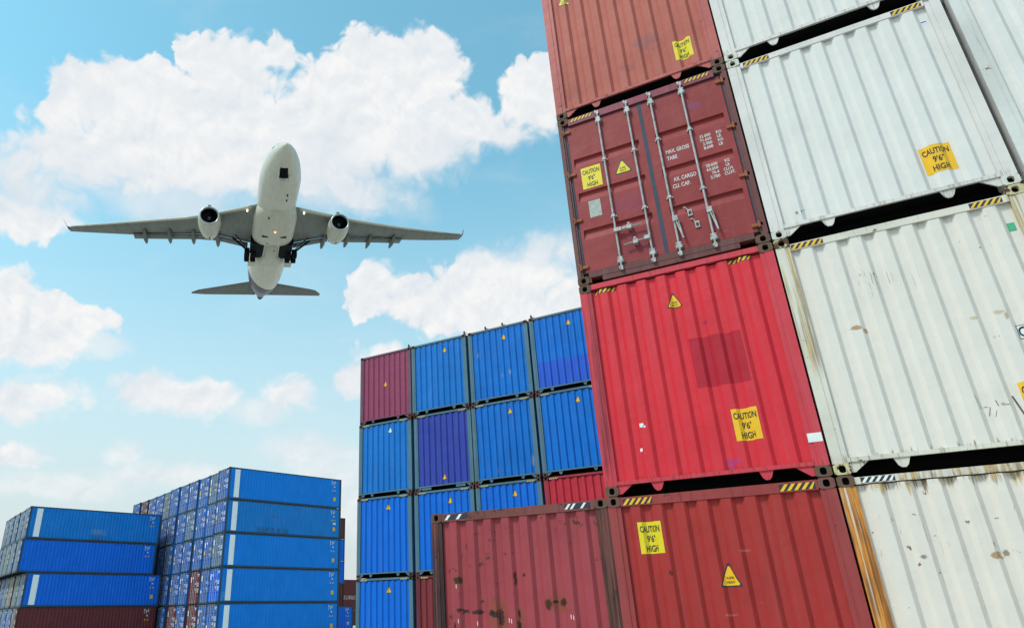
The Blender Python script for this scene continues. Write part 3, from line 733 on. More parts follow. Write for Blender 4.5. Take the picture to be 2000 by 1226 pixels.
# ------------------------------------------------------------------ blue stack behind
BX, BY, BT = -12.6255, 13.7658, -0.032
FRB = paint('frame_slate_blue', srgb(78, 112, 130), rust=.5, streak=.5, rustcol=(0.08, 0.05, 0.04))
FRM = paint('frame_dull_plum', srgb(112, 74, 92), rust=.3, streak=.3)
CASTB = paint('casting_dark_rust', (0.10, 0.05, 0.045), rust=1.2, scuff=0, rustcol=(.05, .04, .04), rough=.8)
BL = {
 'sky': paint('paint_blue', (0.0, 0.142, 0.56), scuff=.06, rust=.2, streak=.22, mott=.3),
 'sky2': paint('paint_blue_worn', (0.003, 0.155, 0.53), scuff=.1, rust=.4, streak=.4, mott=.4),
 'skyb': paint('paint_blue_scraped', (0.0, 0.145, 0.54), scuff=.12, rust=.5, streak=.3, seam=.7, feats=[('spot', 1.62, 1.02, .05, .10, (.20, .27, .36), .7), ('spot', 1.30, .95, .035, .08, (.22, .20, .22), .6), ('spot', .38, 1.9, .04, .10, (.18, .24, .30), .6)]),
 'skyc': paint('paint_blue_grimy', (0.0, 0.138, 0.53), scuff=.12, rust=.45, streak=.35, seam=.8, feats=[('spot', 2.2, .6, .05, .18, (.20, .24, .28), .7), ('spot', .9, .4, .04, .09, (.15, .2, .28), .5)]),
 'lower': paint('paint_blue_repainted', (0.0, 0.142, 0.56), scuff=.06, rust=.15, streak=.2, feats=[('box', 0, 2.44, .15, 1.12, (0.025, 0.085, 0.54), .8)]),
 'royal': paint('paint_royal_blue', (0.0, 0.128, 0.59), scuff=.06, rust=.2, streak=.2, mott=.25),
 'violet': paint('paint_violet_blue', (0.030, 0.052, 0.33), scuff=.06, rust=.12, streak=.3, mott=.3),
 'plum': paint('paint_plum', srgb(140, 62, 92), rust=.05, streak=.2, mott=.2),
 'red': paint('paint_crimson', srgb(186, 44, 62), rust=.1, streak=.25),
 'brown': paint('paint_red_brown', srgb(120, 46, 52), rust=.3, streak=.25),
}
tierw = ['top', 'second', 'third', 'fourth', 'fifth']
GB = 'containers of the blue stack'
blue_spec = {   # (col, tier from top): body, frame, label, triangle (x,z) colour, style
 (0,0): ('plum', FRM, 'plum container at the top left corner of the middle blue stack', (1.22, 1.54), 'y', 0),
 (1,0): ('sky2', FRB, 'streaked blue container in the top tier, right of the plum one', (1.50, 2.45), 'y', 0),
 (2,0): ('skyb', FRB, 'blue container in the top tier, left of the one with violet lower part', (1.46, 2.43), 'y', 0),
 (3,0): ('lower', FRB, 'blue container with a violet-blue lower part, top tier beside the red column', (1.46, 2.43), 'y', 0),
 (0,1): ('sky2', FRB, 'blue container with a white triangle label, directly under the plum one', (1.46, 2.50), 'w', 0),
 (1,1): ('violet', FRB, 'violet-blue container with a yellow triangle near its bottom, second tier', (1.25, .43), 'y', 1),
 (2,1): ('skyc', FRB, 'blue container in the second tier, right of the violet-blue one', (1.52, 2.46), 'y', 0),
 (3,1): ('sky', FRB, 'blue container in the second tier, directly above the crimson one', (1.49, 2.46), 'y', 0),
 (0,2): ('royal', FRB, 'blue container in the third tier at the left edge of the middle stack', (1.41, 2.46), 'y', 0),
 (1,2): ('royal', FRB, 'blue container in the third tier, directly under the violet-blue one', (1.48, 2.46), 'y', 0),
 (2,2): ('royal', FRB, 'blue container in the third tier, left of the crimson one', (1.46, 2.46), 'y', 0),
 (3,2): ('red', paint('frame_crimson', srgb(160, 50, 62), rust=.3), 'crimson container in the third tier beside the bright red column', None, '', 0),
 (0,3): ('royal', FRB, 'blue container at the bottom left of the middle stack', (1.42, 2.46), 'y', 0),
 (1,3): ('brown', paint('frame_brown', srgb(104, 44, 48), rust=.5), 'red-brown container at the foot of the middle stack, behind the weathered maroon one', None, '', 0),
 (2,3): ('royal', FRB, 'blue container at the foot of the middle stack, hidden behind the weathered maroon one', None, '', 0),
 (3,3): ('sky', FRB, 'blue container at the foot of the middle stack, under the crimson one', None, '', 0),
}
STRY = plain('stripe_cream', (0.66, 0.56, 0.22), .5)
jit = {(0,0): (.03, 0), (0,1): (0, 0), (0,2): (-.03, -.03), (0,3): (-.06, 0), (1,0): (.0, 0), (1,1): (.03, .03), (1,2): (.0, 0), (2,0): (.02, .02), (2,1): (.0, 0), (3,0): (.02, 0), (3,1): (.01, 0), (3,2): (0, .05)}
for (c, t), (bk, fr, lab, tri, tcol, sty) in blue_spec.items():
    jx, jy = jit.get((c, t), (0, 0)); u = c * 2.5123 + .02 + jx
    o = blank_container((BX + math.cos(BT) * u, BY + math.sin(BT) * u + jy, (3 - t) * TH), BT, BL[bk], fr, CASTB, lab, GB, rail_h=.07, style=sty)
    if t > 0:
        hazard(o, .2, .5, 2.80, 2.85, True, STRY, 5); 
        if (c, t) not in ((3, 2),): hazard(o, 1.92, 2.22, 2.80, 2.85, True, STRY, 5)
    if tri: triangle(o, tri[0], tri[1], .2, YELO if tcol == 'y' else WHT, text=False)
# small twist locks left on top corners and between tiers
def twist():
    b = MB(); b.tube((0, 0, 0), (0, 0, .03), .045, 8); b.tube((0, 0, .03), (0, 0, .09), .022, 6); b.tube((0, 0, .09), (0, 0, .17), .05, 6, .012)
    b.box(-.01, .11, -.012, .012, .035, .055); return b
TWM = plain('twistlock_steel', (.06, .055, .05), .7, .3, var=.4, scale=30)
for c, x, lab in ((0, 2.35, 'small dark twist lock on the roof corner of the plum container'),
                  (1, 2.36, 'small dark twist lock on the joint between the first two blue top containers'),
                  (2, .75, 'small dark twist lock standing alone on a blue top container, left one of two'),
                  (2, 1.45, 'small dark twist lock standing alone on a blue top container, right one of two'),
                  (3, .10, 'small dark twist lock on the left corner of the violet-bottomed container')):
    u = c * 2.5123 + .03 + x
    o = link('twist_lock', shape('twist', twist, TWM), None); o.location = (BX + math.cos(BT) * u, BY + math.sin(BT) * u + .08, 4 * TH - .01 + (-.02 if x in (.75, 1.45) else 0))
    tag(o, lab, 'twist lock', 'twist locks on the blue stack')

# ------------------------------------------------------------------ far stacks showing doors and long sides
def side_code():
    rr = random.Random(5); b = MB(); x = CW - 0.004
    def r(y0, y1, z0, z1): b.add([(x, y0, z0), (x, y1, z0), (x, y1, z1), (x, y0, z1)], [(0, 1, 2, 3)])
    for i in range(4):
        yy = 11.05
        for j in range(4):
            w_ = rr.uniform(.05, .10)
            if rr.random() < .8: r(yy, yy + w_, 2.62 - i * .11, 2.69 - i * .11)
            yy += w_ + .04
    r(11.32, 11.44, 2.02, 2.16); return b
def side_rect(y0, y1, z0, z1):
    def f():
        b = MB(); x = CW - 0.004; b.add([(x, y0, z0), (x, y1, z0), (x, y1, z1), (x, y0, z1)], [(0, 1, 2, 3)]); return b
    return f
def side_tri(yy):
    def f():
        b = MB(); x = CW - 0.004; b.add([(x, yy, 1.66), (x, yy + .17, 1.66), (x, yy + .085, 1.84)], [(0, 1, 2)]); return b
    return f
def side_marks(kind, sp):
    part('code_lettering', 'side_code', side_code, WHT, sp)
    if kind & 1: part('white_bar', 'white_bar', side_rect(.60, 1.10, .20, 2.72), plain('bar_white', (.88, .88, .88), .5, var=.05), sp)
    for yy in (11.10, 11.38): part('warning_triangle', ('side_tri', yy), side_tri(yy), YELO, sp)
    if kind & 2: part('caution_label', 'side_caution', side_rect(11.27, 11.55, .70, 1.06), YELO, sp)
    if kind & 4: part('notice_label', 'side_notice', side_rect(11.30, 11.60, 1.3, 1.5), WHT, sp)
def door_rect(x0, x1, z0, z1):
    def f():
        b = MB(); y = .0275; b.add([(x0, y, z0), (x1, y, z0), (x1, y, z1), (x0, y, z1)], [(0, 1, 2, 3)]); return b
    return f
def door_code(dx, v):
    def f():
        b = MB(); y = .0275
        def r(x0, x1, z0, z1): b.add([(x0, y, z0), (x1, y, z0), (x1, y, z1), (x0, y, z1)], [(0, 1, 2, 3)])
        r(1.9, 2.2, 2.55, 2.62); r(1.9, 2.12, 2.42, 2.49)
        for g0 in (1.80, 1.30):
            for i in range(4):
                if i < 2: r(1.45, 1.72, g0 - i * .09, g0 - i * .09 + .045)
                r(1.88, 2.1, g0 - i * .09, g0 - i * .09 + .045); r(2.14, 2.24, g0 - i * .09, g0 - i * .09 + .045)
        return b
    return f
def door_marks(v, dl, dr):
    rr = random.Random(v)
    part('code_lettering', 'door_code', door_code(0, 0), WHT, dr)
    if rr.random() < .75: part('document_label', 'd_doc', door_rect(.30, .56, 1.95, 2.4), WHT, dl)
    if rr.random() < .6: part('caution_label', 'd_caut', door_rect(.25, .52, 1.3, 1.65), YELO, dl)
    if rr.random() < .4: part('notice_label', 'd_note', door_rect(.75, .95, 2.2, 2.4), WHT, dl)
    if rr.random() < .3: part('data_plate', 'd_plate', door_rect(.3, .5, .9, 1.15), WHT, dl)
ROD_FAR = plain('lock_rod_pale', (0.50, 0.53, 0.56), .5, .1, var=.3)
FAR = {}
def farpaint(nm, col, **k):
    if nm not in FAR: FAR[nm] = paint('far_' + nm, col, **dict(dict(rust=.2, streak=.35, mott=.3), **k))
    return FAR[nm]
farpaint('blue', (0.0, 0.225, 0.76)); farpaint('deep', (0.0, 0.155, 0.74)); farpaint('teal', (0.004, 0.21, 0.60), streak=.5)
farpaint('door_blue', (0.035, 0.115, 0.40), streak=.5, rust=.4); farpaint('door_steel', (0.10, 0.165, 0.29), streak=.6, rust=.5)
farpaint('grey', (0.16, 0.18, 0.19), streak=.6, rust=.6); farpaint('maroon', (0.15, 0.03, 0.035)); farpaint('tan', (0.33, 0.2, 0.12)); farpaint('bright', (0.012, 0.12, 0.62))
farpaint('brown', (0.13, 0.035, 0.03)); farpaint('tealdirty', (0.006, 0.21, 0.62), streak=.6, rust=.45, feats=[('ybox', 3.2, 6.3, .15, .62, (.03, .07, .09), .75), ('ybox', 4.4, 5.4, 1.55, 1.8, (.10, .09, .10), .5)])
farpaint('blue_patch', (0.0, 0.225, 0.76), feats=[('ybox', .17, .58, .17, .85, (.10, .32, .50), .9), ('ybox', 9.4, 10.6, .35, 1.0, (.02, .22, .62), .5)])
farpaint('teal_patch', (0.003, 0.21, 0.66), streak=.5, feats=[('ybox', 5.6, 7.0, .62, 1.12, (.16, .28, .40), .9), ('ybox', 5.6, 6.8, .16, .62, (.04, .10, .18), .7)])
FRD = paint('far_frame_dark', srgb(52, 74, 92), rust=.7, streak=.5, rustcol=(0.07, 0.045, 0.035))
FRBL = paint('far_frame_blue', (0.012, 0.12, 0.36), rust=.3, streak=.5); FRMR = paint('far_frame_maroon', (0.09, 0.026, 0.028), rust=.4)
COLW = {'blue': 'blue', 'deep': 'deep blue', 'teal': 'teal-blue', 'door_blue': 'blue', 'door_steel': 'steel blue', 'grey': 'grey', 'maroon': 'maroon', 'tan': 'tan', 'bright': 'bright blue', 'brown': 'red-brown', 'tealdirty': 'grimy blue', 'blue_patch': 'blue', 'teal_patch': 'teal-blue'}
def far_container(loc, rz, colr, frame, label, group, marks=None, variant=0, sidecol=None):
    root = empty('shipping_container', loc, rz); tag(root, label, 'container', group)
    m = FAR[colr]; ms = FAR[sidecol] if sidecol else m
    part('frame', 'far_frame', door_frame(True), frame, root)
    part('side_panel', 'side_panel_left', lambda: side_panel(False), m, root)
    sp = part('side_panel', 'side_panel_right', lambda: side_panel(True), ms, root)
    if marks is not None: side_marks(marks, sp)
    part('rear_panel', 'rear_panel', rear_panel, m, root); part('roof', 'roof', roof, frame, root); part('underbody', 'underbody', underbody, TAR, root)
    part('door_seal', 'door_seal', seal_mesh, SEAL, root)
    dl = part('left_door', 'door_leaf_left', door_leaf(True, .12, 1.2, 'l'), m, root)
    dr = part('right_door', 'door_leaf_right', door_leaf(False, 1.24, 2.335, 'r'), m, root)
    for x, dpar in ((.62, dl), (1.05, dl), (1.39, dr), (1.82, dr)): part('lock_rod', ('lock_rod', x, 0), rod_mesh(x, False), ROD_FAR, dpar)
    door_marks(variant, dl, dr)
    return root
ordn = ['first', 'second', 'third', 'fourth', 'fifth', 'sixth', 'seventh', 'eighth', 'ninth', 'tenth', 'eleventh']
def far_stack(ox, oy, t, ncol, ntier, pitch, colours, sides, stackname, group, offs=None, marksf=None, rnd=1):
    U = (math.cos(t), math.sin(t)); V = (-math.sin(t), math.cos(t)); rr = random.Random(rnd)
    for c in range(ncol):
        cu = rr.uniform(-.05, .22) if c else 0
        for k in range(ntier):
            ju = cu + rr.uniform(-.04, .04) if c else (offs[k] if offs else 0)
            vv = c * pitch + CW
            cc = colours[k][c] if c < len(colours[k]) else 'door_blue'
            frm = FRMR if cc in ('maroon', 'brown') else (FRD if (c == 0 or rr.random() < .6) else FRBL)
            if c == 0: lab = f"{sides[k][1]}, {ordn[k] if k else 'top'} tier of {stackname}"
            else: lab = f"{COLW[cc]} container end, {ordn[k] if k else 'top'} tier from top, {ordn[c]} column from corner, {stackname}"
            far_container((ox + U[0] * ju + V[0] * vv, oy + U[1] * ju + V[1] * vv, (ntier - 1 - k) * TH), t - math.pi / 2, cc, frm, lab, group,
                          marks=(sides[k][2] if c == 0 else None), variant=rr.randrange(40), sidecol=(sides[k][0] if c == 0 else None))
db, ds = 'door_blue', 'door_steel'
col3 = [[db, ds, db, db, db, db, 'grey', db, db, 'maroon', db], [db, db, db, ds, db, db, db, ds, db, db, db], [ds, db, db, db, db, db, 'deep', db, db, db, db],
        ['bright', db, 'maroon', db, db, 'deep', db, db, 'brown', db, db], [db, db, 'maroon', db, 'maroon', 'deep', 'brown', db, db, db, db]]
sides3 = [('blue', 'long clean blue container with white bar', 3), ('tealdirty', 'long grimy blue container with white bar', 7), ('blue', 'long blue container with white bar', 3),
          ('blue_patch', 'long blue container, pale patch left of its white bar', 3), ('blue', 'long blue container with white bar, nearest the ground', 3)]
far_stack(-42.3187, 37.6514, 1.171, 11, 5, 2.4843, col3, sides3, 'tall far stack', 'containers of the tall far stack', marksf=None, rnd=3)
col4 = [[ds, ds, ds, ds, ds], [ds, ds, 'grey', ds, ds, 'brown'], [ds, 'grey', 'tan', ds, db, 'brown'], ['brown', db, db, ds, db, 'brown']]
sides4 = [('teal_patch', 'long teal-blue container with white bar and grey patch', 1), ('deep', 'long bright blue container without a white bar', 0), ('deep', 'long blue container with white bar and yellow square', 3), ('maroon', 'long maroon container without white bar', 0)]
for r_ in col4:
    while len(r_) < 6: r_.append('')
def far_stack4():
    t = 1.1688; U = (math.cos(t), math.sin(t)); V = (-math.sin(t), math.cos(t)); rr = random.Random(11)
    offs = [0, -.15, .69, .55]
    for k in range(4):
        for c in range(6):
            cc = col4[k][c]
            if not cc: continue
            ju = offs[k] + (rr.uniform(-.05, .05) if c else 0); vv = c * 2.5065 + CW
            frm = FRMR if cc == 'brown' else FRD
            if c == 0: lab = f"{sides4[k][1]}, {ordn[k] if k else 'top'} tier, left-edge stack"
            else: lab = f"{COLW[cc]} container end, {ordn[k] if k else 'top'} tier from top, {ordn[c]} column from corner, left-edge stack"
            far_container((-59.61 + U[0] * ju + V[0] * vv, 30.354 + U[1] * ju + V[1] * vv, (3 - k) * TH), t - math.pi / 2, cc, frm, lab, 'containers of the left-edge stack',
                          marks=(sides4[k][2] if c == 0 else None), variant=rr.randrange(40), sidecol=(sides4[k][0] if c == 0 else None))
far_stack4()
# containers glimpsed in the gap behind the tall far stack
t3 = 1.171; U3 = Vector((math.cos(t3), math.sin(t3), 0)); V3 = Vector((-math.sin(t3), math.cos(t3), 0)); O3 = Vector((-42.3187, 37.6514, 0))
def gap_container(u_end, v, z, colr, frame, label, marks=None):
    p = O3 + U3 * (u_end - CD) + V3 * (v + CW); p.z = z
    return far_container(p, t3 - math.pi / 2, colr, frame, label, 'containers glimpsed through the gap', marks=marks)
for k, cc, lb_ in ((4, 'brown', 'sliver of a red-brown container, topmost in the narrow gap column'), (3, 'deep', 'sliver of a deep blue container, under the topmost of the gap column'),
                   (2, 'deep', 'sliver of a deep blue container, middle of the narrow gap column'), (1, 'brown', 'sliver of a red-brown container, second from ground in the gap column'), (0, 'deep', 'deep blue container at ground level of the gap column, hidden behind a nearer one')):
    gap_container(28.5, 24.31, k * TH, cc, FRMR if cc == 'brown' else FRBL, lb_)
gap_container(27.36, 20.28, 0, 'deep', FRD, 'low blue container with yellow label seen in the gap between the stacks', marks=2)
FAR['maroon_grey'] = paint('far_maroon_grey', (0.15, 0.03, 0.035), feats=[('ybox', 0.2, 12, 2.0, 2.8, (.45, .46, .47), .85)])
COLW['maroon_grey'] = 'maroon'
gap_container(62, 66, TH * 2, 'maroon', FRMR, 'distant maroon container in the gap, upper one', None)
gap_container(62, 66, TH, 'maroon_grey', FRMR, 'distant maroon container with pale band in the gap, under the plain one', None)
gap_container(62, 66, 0, 'brown', FRMR, 'distant red-brown container on the ground in the gap, under the banded one', None)

# ------------------------------------------------------------------ ground
g = MB(); g.add([(-900, -900, 0), (900, -900, 0), (900, 1500, 0), (-900, 1500, 0)], [(0, 1, 2, 3)])
m, N, b = principled('yard_concrete')
tco = N.node('ShaderNodeTexCoord').outputs['Object']
col = N.mix(N.ss(N.noise(tco, .35, 6, .6), .35, .7), (0.46, 0.43, 0.375, 1), (0.36, 0.335, 0.29, 1))
col = N.mix(N.ss(N.noise(tco, 3.0, 7, .7), .5, .72), col, (0.26, 0.24, 0.21, 1))
N.put(b.inputs['Base Color'], col); b.inputs['Roughness'].default_value = .9
go = link('ground', g.mesh('ground'), m); tag(go, 'stained grey concrete of the container yard', 'ground', None, 'structure')

# ------------------------------------------------------------------ airliner
PF = Vector((0.69411, -0.71644, -0.07017)); PL = Vector((0.71978, 0.68923, 0.08294)); PU = Vector((-0.01106, -0.10808, 0.99408))
plane = empty('airliner', (0, 0, 0))
plane.matrix_world = Matrix.Translation((-63.42, 64.338, 55.4 + GZ)) @ Matrix((PF, PL, PU)).transposed().to_4x4()
tag(plane, 'white twin-engined airliner with grey wings and dark purple tail flying low through the clouds', 'airplane')
def glossy(name, col, rough=.35, var=.12, mask=None, spec=.4):
    if name in MATS: return MATS[name]
    m, N, b = principled(name); MATS[name] = m
    tco = N.node('ShaderNodeTexCoord').outputs['Object']
    n = N.noise(N.v('MULTIPLY', tco, (.35, 1.6, 1.6)), 1.3, 6, .6)
    col_ = N.mix(N.m('MULTIPLY', N.ss(n, .4, .7), var * 3, clamp=True), c4(col), c4(tuple(x * .72 for x in col)))
    # panel joints
    sx = N.node('ShaderNodeSeparateXYZ'); N.put(sx.inputs[0], tco)
    fr = N.m('FRACT', N.m('DIVIDE', sx.outputs[0], 2.65)); ln = N.m('ADD', N.ss(fr, .012, .004), N.ss(fr, .988, .996), clamp=True)
    col_ = N.mix(N.m('MULTIPLY', ln, .35), col_, c4(tuple(x * .4 for x in col)))
    if mask:
        s_ = N.m('ADD', N.m('MULTIPLY', sx.outputs[0], -1.0), N.m('MULTIPLY', sx.outputs[2], .22))
        s_ = N.m('ADD', s_, N.m('MULTIPLY', sx.outputs[1], -1.15))
        col_ = N.mix(N.ss(s_, 14.0, 14.15), col_, (0.014, 0.008, 0.028, 1))
        band = N.m('MULTIPLY', N.ss(s_, 19.2, 19.3), N.ss(s_, 20.4, 20.3))
        col_ = N.mix(N.m('MULTIPLY', band, .7), col_, (0.25, 0.2, 0.3, 1))
    N.put(b.inputs['Base Color'], col_); b.inputs['Roughness'].default_value = rough; b.inputs['Specular IOR Level'].default_value = spec * .5
    return m
PW = glossy('airliner_white', (0.62, 0.57, 0.49), mask=True); PWF = glossy('airliner_white_parts', (0.56, 0.515, 0.43))
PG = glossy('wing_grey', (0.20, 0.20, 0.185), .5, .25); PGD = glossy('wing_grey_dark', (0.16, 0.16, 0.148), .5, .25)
PD = plain('tyre_black', (.006, .006, .008), .8, var=.2, spec=.1); PPUR = plain('tail_purple', (.045, .02, .075), .35, var=.2)
PDK = plain('engine_dark', (.006, .007, .010), .7, var=.2, spec=.1); PMET = plain('lip_metal', (.55, .55, .56), .3, .6, var=.2)
FUS = [(28.6,.05,-.45),(28.4,.33,-.42),(27.9,.66,-.36),(27.2,1.03,-.26),(26.3,1.42,-.12),(25.2,1.82,-.02),(23.8,2.22,.02),(22.0,2.54,.02),(20,2.79,0),(17,2.82,0),(10,2.82,0),(0,2.9,0),(-7,3.12,.05),(-10,3.1,.1),(-13,3.0,.22),(-16,2.8,.42),(-19,2.45,.65),(-22,1.95,.92),(-24.5,1.2,1.0),(-26.5,.82,1.15),(-27.9,.5,1.25),(-28.6,.3,1.3)]
def fus_at(x):
    for (xa, ra, za), (xb, rb, zb) in zip(FUS, FUS[1:]):
        if xb <= x <= xa:
            t = (xa - x) / (xa - xb); return ra + (rb - ra) * t, za + (zb - za) * t
    return FUS[0][1:] if x > 0 else FUS[-1][1:]
def ring(x, ry, rz, cz, n=40, cy=0, p=2.0):
    out = []
    for i in range(n):
        t = 2 * math.pi * i / n; c, s_ = math.cos(t), math.sin(t); k = 1 / (abs(c) ** p + abs(s_) ** p) ** (1 / p)
        out.append((x, cy + ry * c * k, cz + rz * s_ * k))
    return out
b = MB(); b.loft([ring(x, r_, r_, cz) for x, r_, cz in FUS]); link('fuselage', b.mesh('fuselage'), PW, plane, True)
b = MB(); b.loft([ring(x, w_, rz, cz, cy=0, p=2.5) for x, w_, rz, cz in ((15.6, 1.2, 1.2, -1.7), (14.6, 2.1, 1.7, -1.45), (13.2, 2.85, 1.95, -1.25), (11, 3.15, 2.05, -1.2), (6, 3.2, 2.1, -1.2), (4.8, 3.1, 2.0, -1.15), (4.55, 2.6, 1.6, -1.0))])
b.loft([ring(x, w_, rz, cz, p=3) for x, w_, rz, cz in ((4.7, 1.0, 1.4, -1.85), (0, 1.2, 1.4, -1.8), (-1.2, 2.3, 1.7, -1.45), (-3, 2.7, 1.7, -1.35), (-6, 2.0, 1.3, -1.3), (-8, 1.2, .8, -1.7))])
link('belly_fairing', b.mesh('belly_fairing'), PWF, plane, True)
def shell(x0, x1, a0, a1, off, name, mat, parent, nx=3, na=4, close=0):
    b = MB(); vs = []
    for i in range(nx + 1):
        x = x0 + (x1 - x0) * i / nx; r_, cz = fus_at(x)
        for j in range(na + 1):
            a = R(a0 + (a1 - a0) * j / na); vs.append((x, (r_ + off) * math.cos(a), cz + (r_ + off) * math.sin(a)))
    b.add(vs, [(i * (na + 1) + j, i * (na + 1) + j + 1, (i + 1) * (na + 1) + j + 1, (i + 1) * (na + 1) + j) for i in range(nx) for j in range(na)])
    return link(name, b.mesh(name), mat, parent)
for a0, a1, xa, xb in ((92, 108, 26.0, 26.75), (72, 88, 26.0, 26.75), (110, 130, 25.7, 26.4), (50, 70, 25.7, 26.4), (132, 148, 25.2, 25.9), (32, 48, 25.2, 25.9)):
    shell(xa, xb, a0, a1, .02, 'cockpit_window', PDK, plane)
nb = shell(23.5, 25.3, -106, -74, .015, 'nose_gear_bay', PDK, plane)  # black shell on the skin, the open bay's shade put into its colour
for sgn in (-1, 1):
    b = MB(); b.box(23.5, 25.3, .66 * sgn - .02, .66 * sgn + .02, -2.75, -2.1); link('bay_door', b.mesh('bay_door'), PWF, nb)
b = MB(); b.tube((23.3, -.3, -2.55), (23.3, .3, -2.55), .12, 10); link('nose_gear_strut', b.mesh('strut'), PMET, nb)
for x, y in ((20, .9), (18.6, .9), (14, -1.2), (3.3, .35), (5.9, -.9)):
    b = MB(); b.tube((x, y, -2.9 if x > 15.6 else -3.35), (x, y, -2.5), .09, 8); link('belly_vent', b.mesh('belly_vent'), PDK, plane)
for y in (-1.35, 1.35):
    b = MB(); b.box(8.0, 8.25, y - .45, y + .45, -3.285, -3.1); link('belly_inlet', b.mesh('belly_inlet'), PDK, plane)
def interp(tab, y):
    if y <= tab[0][0]: (ya, xa), (yb, xb) = tab[0], tab[1]
    else:
        for (ya, xa), (yb, xb) in zip(tab, tab[1:]):
            if y <= yb: break
    return xa + (xb - xa) * (y - ya) / (yb - ya)
def section(le, te, y, z0, th):
    ch = le - te; out = []
    for f, zz in ((0, .45), (.03, .12), (.10, -.06), (.3, -.14), (.6, -.02), (.85, .10), (1, .12), (.98, .16), (.75, .48), (.5, .78), (.3, .92), (.12, .82), (.03, .62)):
        out.append((le - ch * f, y, z0 + th * zz))
    return out
WING = {1: (((2.5, 13.6), (10.76, 7.51), (20.18, 3.23), (29.75, -1.06)), ((3.69, -.09), (8.16, 1.0), (11.05, .66), (15.65, -.66), (20.81, -2.1)), ((20.9, -1.1), (25.58, -1.95), (30.49, -2.78)), 30.2, 20.85, (8.16, 11.85, 15.4, 19.07), (-.46, -.65, -1.46, -2.6)),
        -1: (((2.0, 13.6), (11.71, 8.83), (21.03, 5.42), (32.5, 2.16)), ((4.27, .61), (8.92, 2.19), (13.06, 1.5), (18.14, .84), (21.88, .17)), ((21.9, 1.15), (27.56, .44), (33.33, .04)), 32.9, 21.9, (8.22, 12.1, 16.03, 20.21), (.33, .41, -.42, -.8))}
zl = lambda y: -1.5 + .10 * y
for sd_ in (1, -1):
    LE, TE1, TE2, ytip, ybr, fy_, fx_ = WING[sd_]; S = -sd_          # local y points to the airliner's left
    b = MB(); secs = []
    for i in range(19):
        y = 1.4 + (ybr - 1.4) * i / 18; le, te = interp(LE, y), interp(TE1, max(y, 3.2)) + 1.5
        secs.append(section(le, te, S * y, zl(y), 1.25 - .85 * min(1, (y - 1.4) / 28)))
    for i in range(8):
        y = ybr + .02 + (ytip - ybr) * i / 7; le, te = interp(LE, y), interp(TE2, y)
        secs.append(section(le, te, S * y, zl(y), max(.16, 1.25 - .85 * (y - 1.4) / 28 - .2 * i / 7)))
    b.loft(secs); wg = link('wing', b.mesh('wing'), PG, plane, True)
    for ya, yb in ((3.4, 8.6), (10.4, ytip - .3)):
        b = MB(); secs = []
        for i in range(9):
            y = ya + (yb - ya) * i / 8; le, te = interp(LE, y), (interp(TE1, max(y, 3.2)) + 1.5 if y < ybr else interp(TE2, y)); th = max(.16, 1.25 - .85 * min(1, (y - 1.4) / 28))
            ch = le - te; z0_ = zl(y)
            secs.append([(le + .05, S * y, z0_ + th * .45), (le - ch * .03, S * y, z0_ + th * .12 - .02), (le - ch * .03 - .05, S * y, z0_ + th * .2), (le - ch * .09, S * y, z0_ + th * .72), (le - ch * .1, S * y, z0_ + th * .8 + .02), (le - ch * .03, S * y, z0_ + th * .62 + .03)])
        b.loft(secs); link('sunlit_edge', b.mesh('sunlit_edge'), PWF, wg, True)  # pale leading-edge strip: sunlight on the wing put into the colour
    for ya, yb in ((3.6, 9.0), (9.15, ybr)):
        b = MB(); secs = []
        for i in range(7):
            y = ya + (yb - ya) * i / 6; te = interp(TE1, y); secs.append(section(te + 1.62, te, S * y, zl(y) - .16, .34))
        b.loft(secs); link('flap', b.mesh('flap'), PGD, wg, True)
    b = MB(); le, te = interp(LE, ytip), interp(TE2, ytip)
    b.loft([section(le, te, S * ytip, zl(ytip), .2), section(le - .55, te - .1, S * (ytip + .45), zl(ytip) + .40, .18), section(te + .55, te - .45, S * (ytip + 1.15), zl(ytip) + 1.9, .08)])
    link('winglet', b.mesh('winglet'), PPUR, wg, True)
    for y, xr in zip(fy_, fx_):
        b = MB(); z = zl(y) - .18; L_ = 4.6
        b.loft([ring(xr + L_ * (1 - f), .36 * w_, .42 * w_, z - .10 * w_ - .35 * f, n=12, cy=S * y) for f, w_ in ((0, .1), (.12, .55), (.35, .95), (.6, 1), (.85, .6), (1, .05))])
        link('flap_track_fairing', b.mesh('flap_track_fairing'), PGD, wg, True)
    b = MB(); y = 4.1; x = interp(LE, y) - .55; b.tube((x + .35, S * y, zl(y) + .0), (x, S * y, zl(y) + .0), .12, 12)
    link('landing_light', b.mesh('landing_light'), plain('lamp_warm', (1, .9, .7), .3, emit=((1, .82, .55), 2.2)), wg)
    # engine
    ex, ey, ez = 12.5, S * 9.37, -2.35
    prof = [(.0, 1.23), (.03, 1.30), (.0 - .06, 1.38), (-.3, 1.45), (-1.1, 1.56), (-2.2, 1.60), (-3.4, 1.50), (-4.6, 1.28), (-5.3, 1.12), (-5.3, 1.04)]
    b = MB(); b.loft([ring(ex + dx, r_, r_, ez + dx * .02, n=36, cy=ey) for dx, r_ in prof[3:]], capa=False, capb=False); en = link('engine', b.mesh('engine_cowling'), PWF, plane, True)
    b = MB(); b.loft([ring(ex + dx, r_, r_, ez, n=36, cy=ey) for dx, r_ in [(-.32, 1.15), (-.1, 1.19)] + prof[:4]], capa=False, capb=False); link('inlet_lip', b.mesh('inlet_lip'), PMET, en, True)
    b = MB(); b.loft([ring(ex + dx, r_, r_, ez, n=36, cy=ey) for dx, r_ in ((-.32, 1.149), (-1.3, 1.17), (-1.5, 1.17))], capa=False); link('inlet_duct', b.mesh('inlet_duct'), PDK, en, True)
    b = MB()
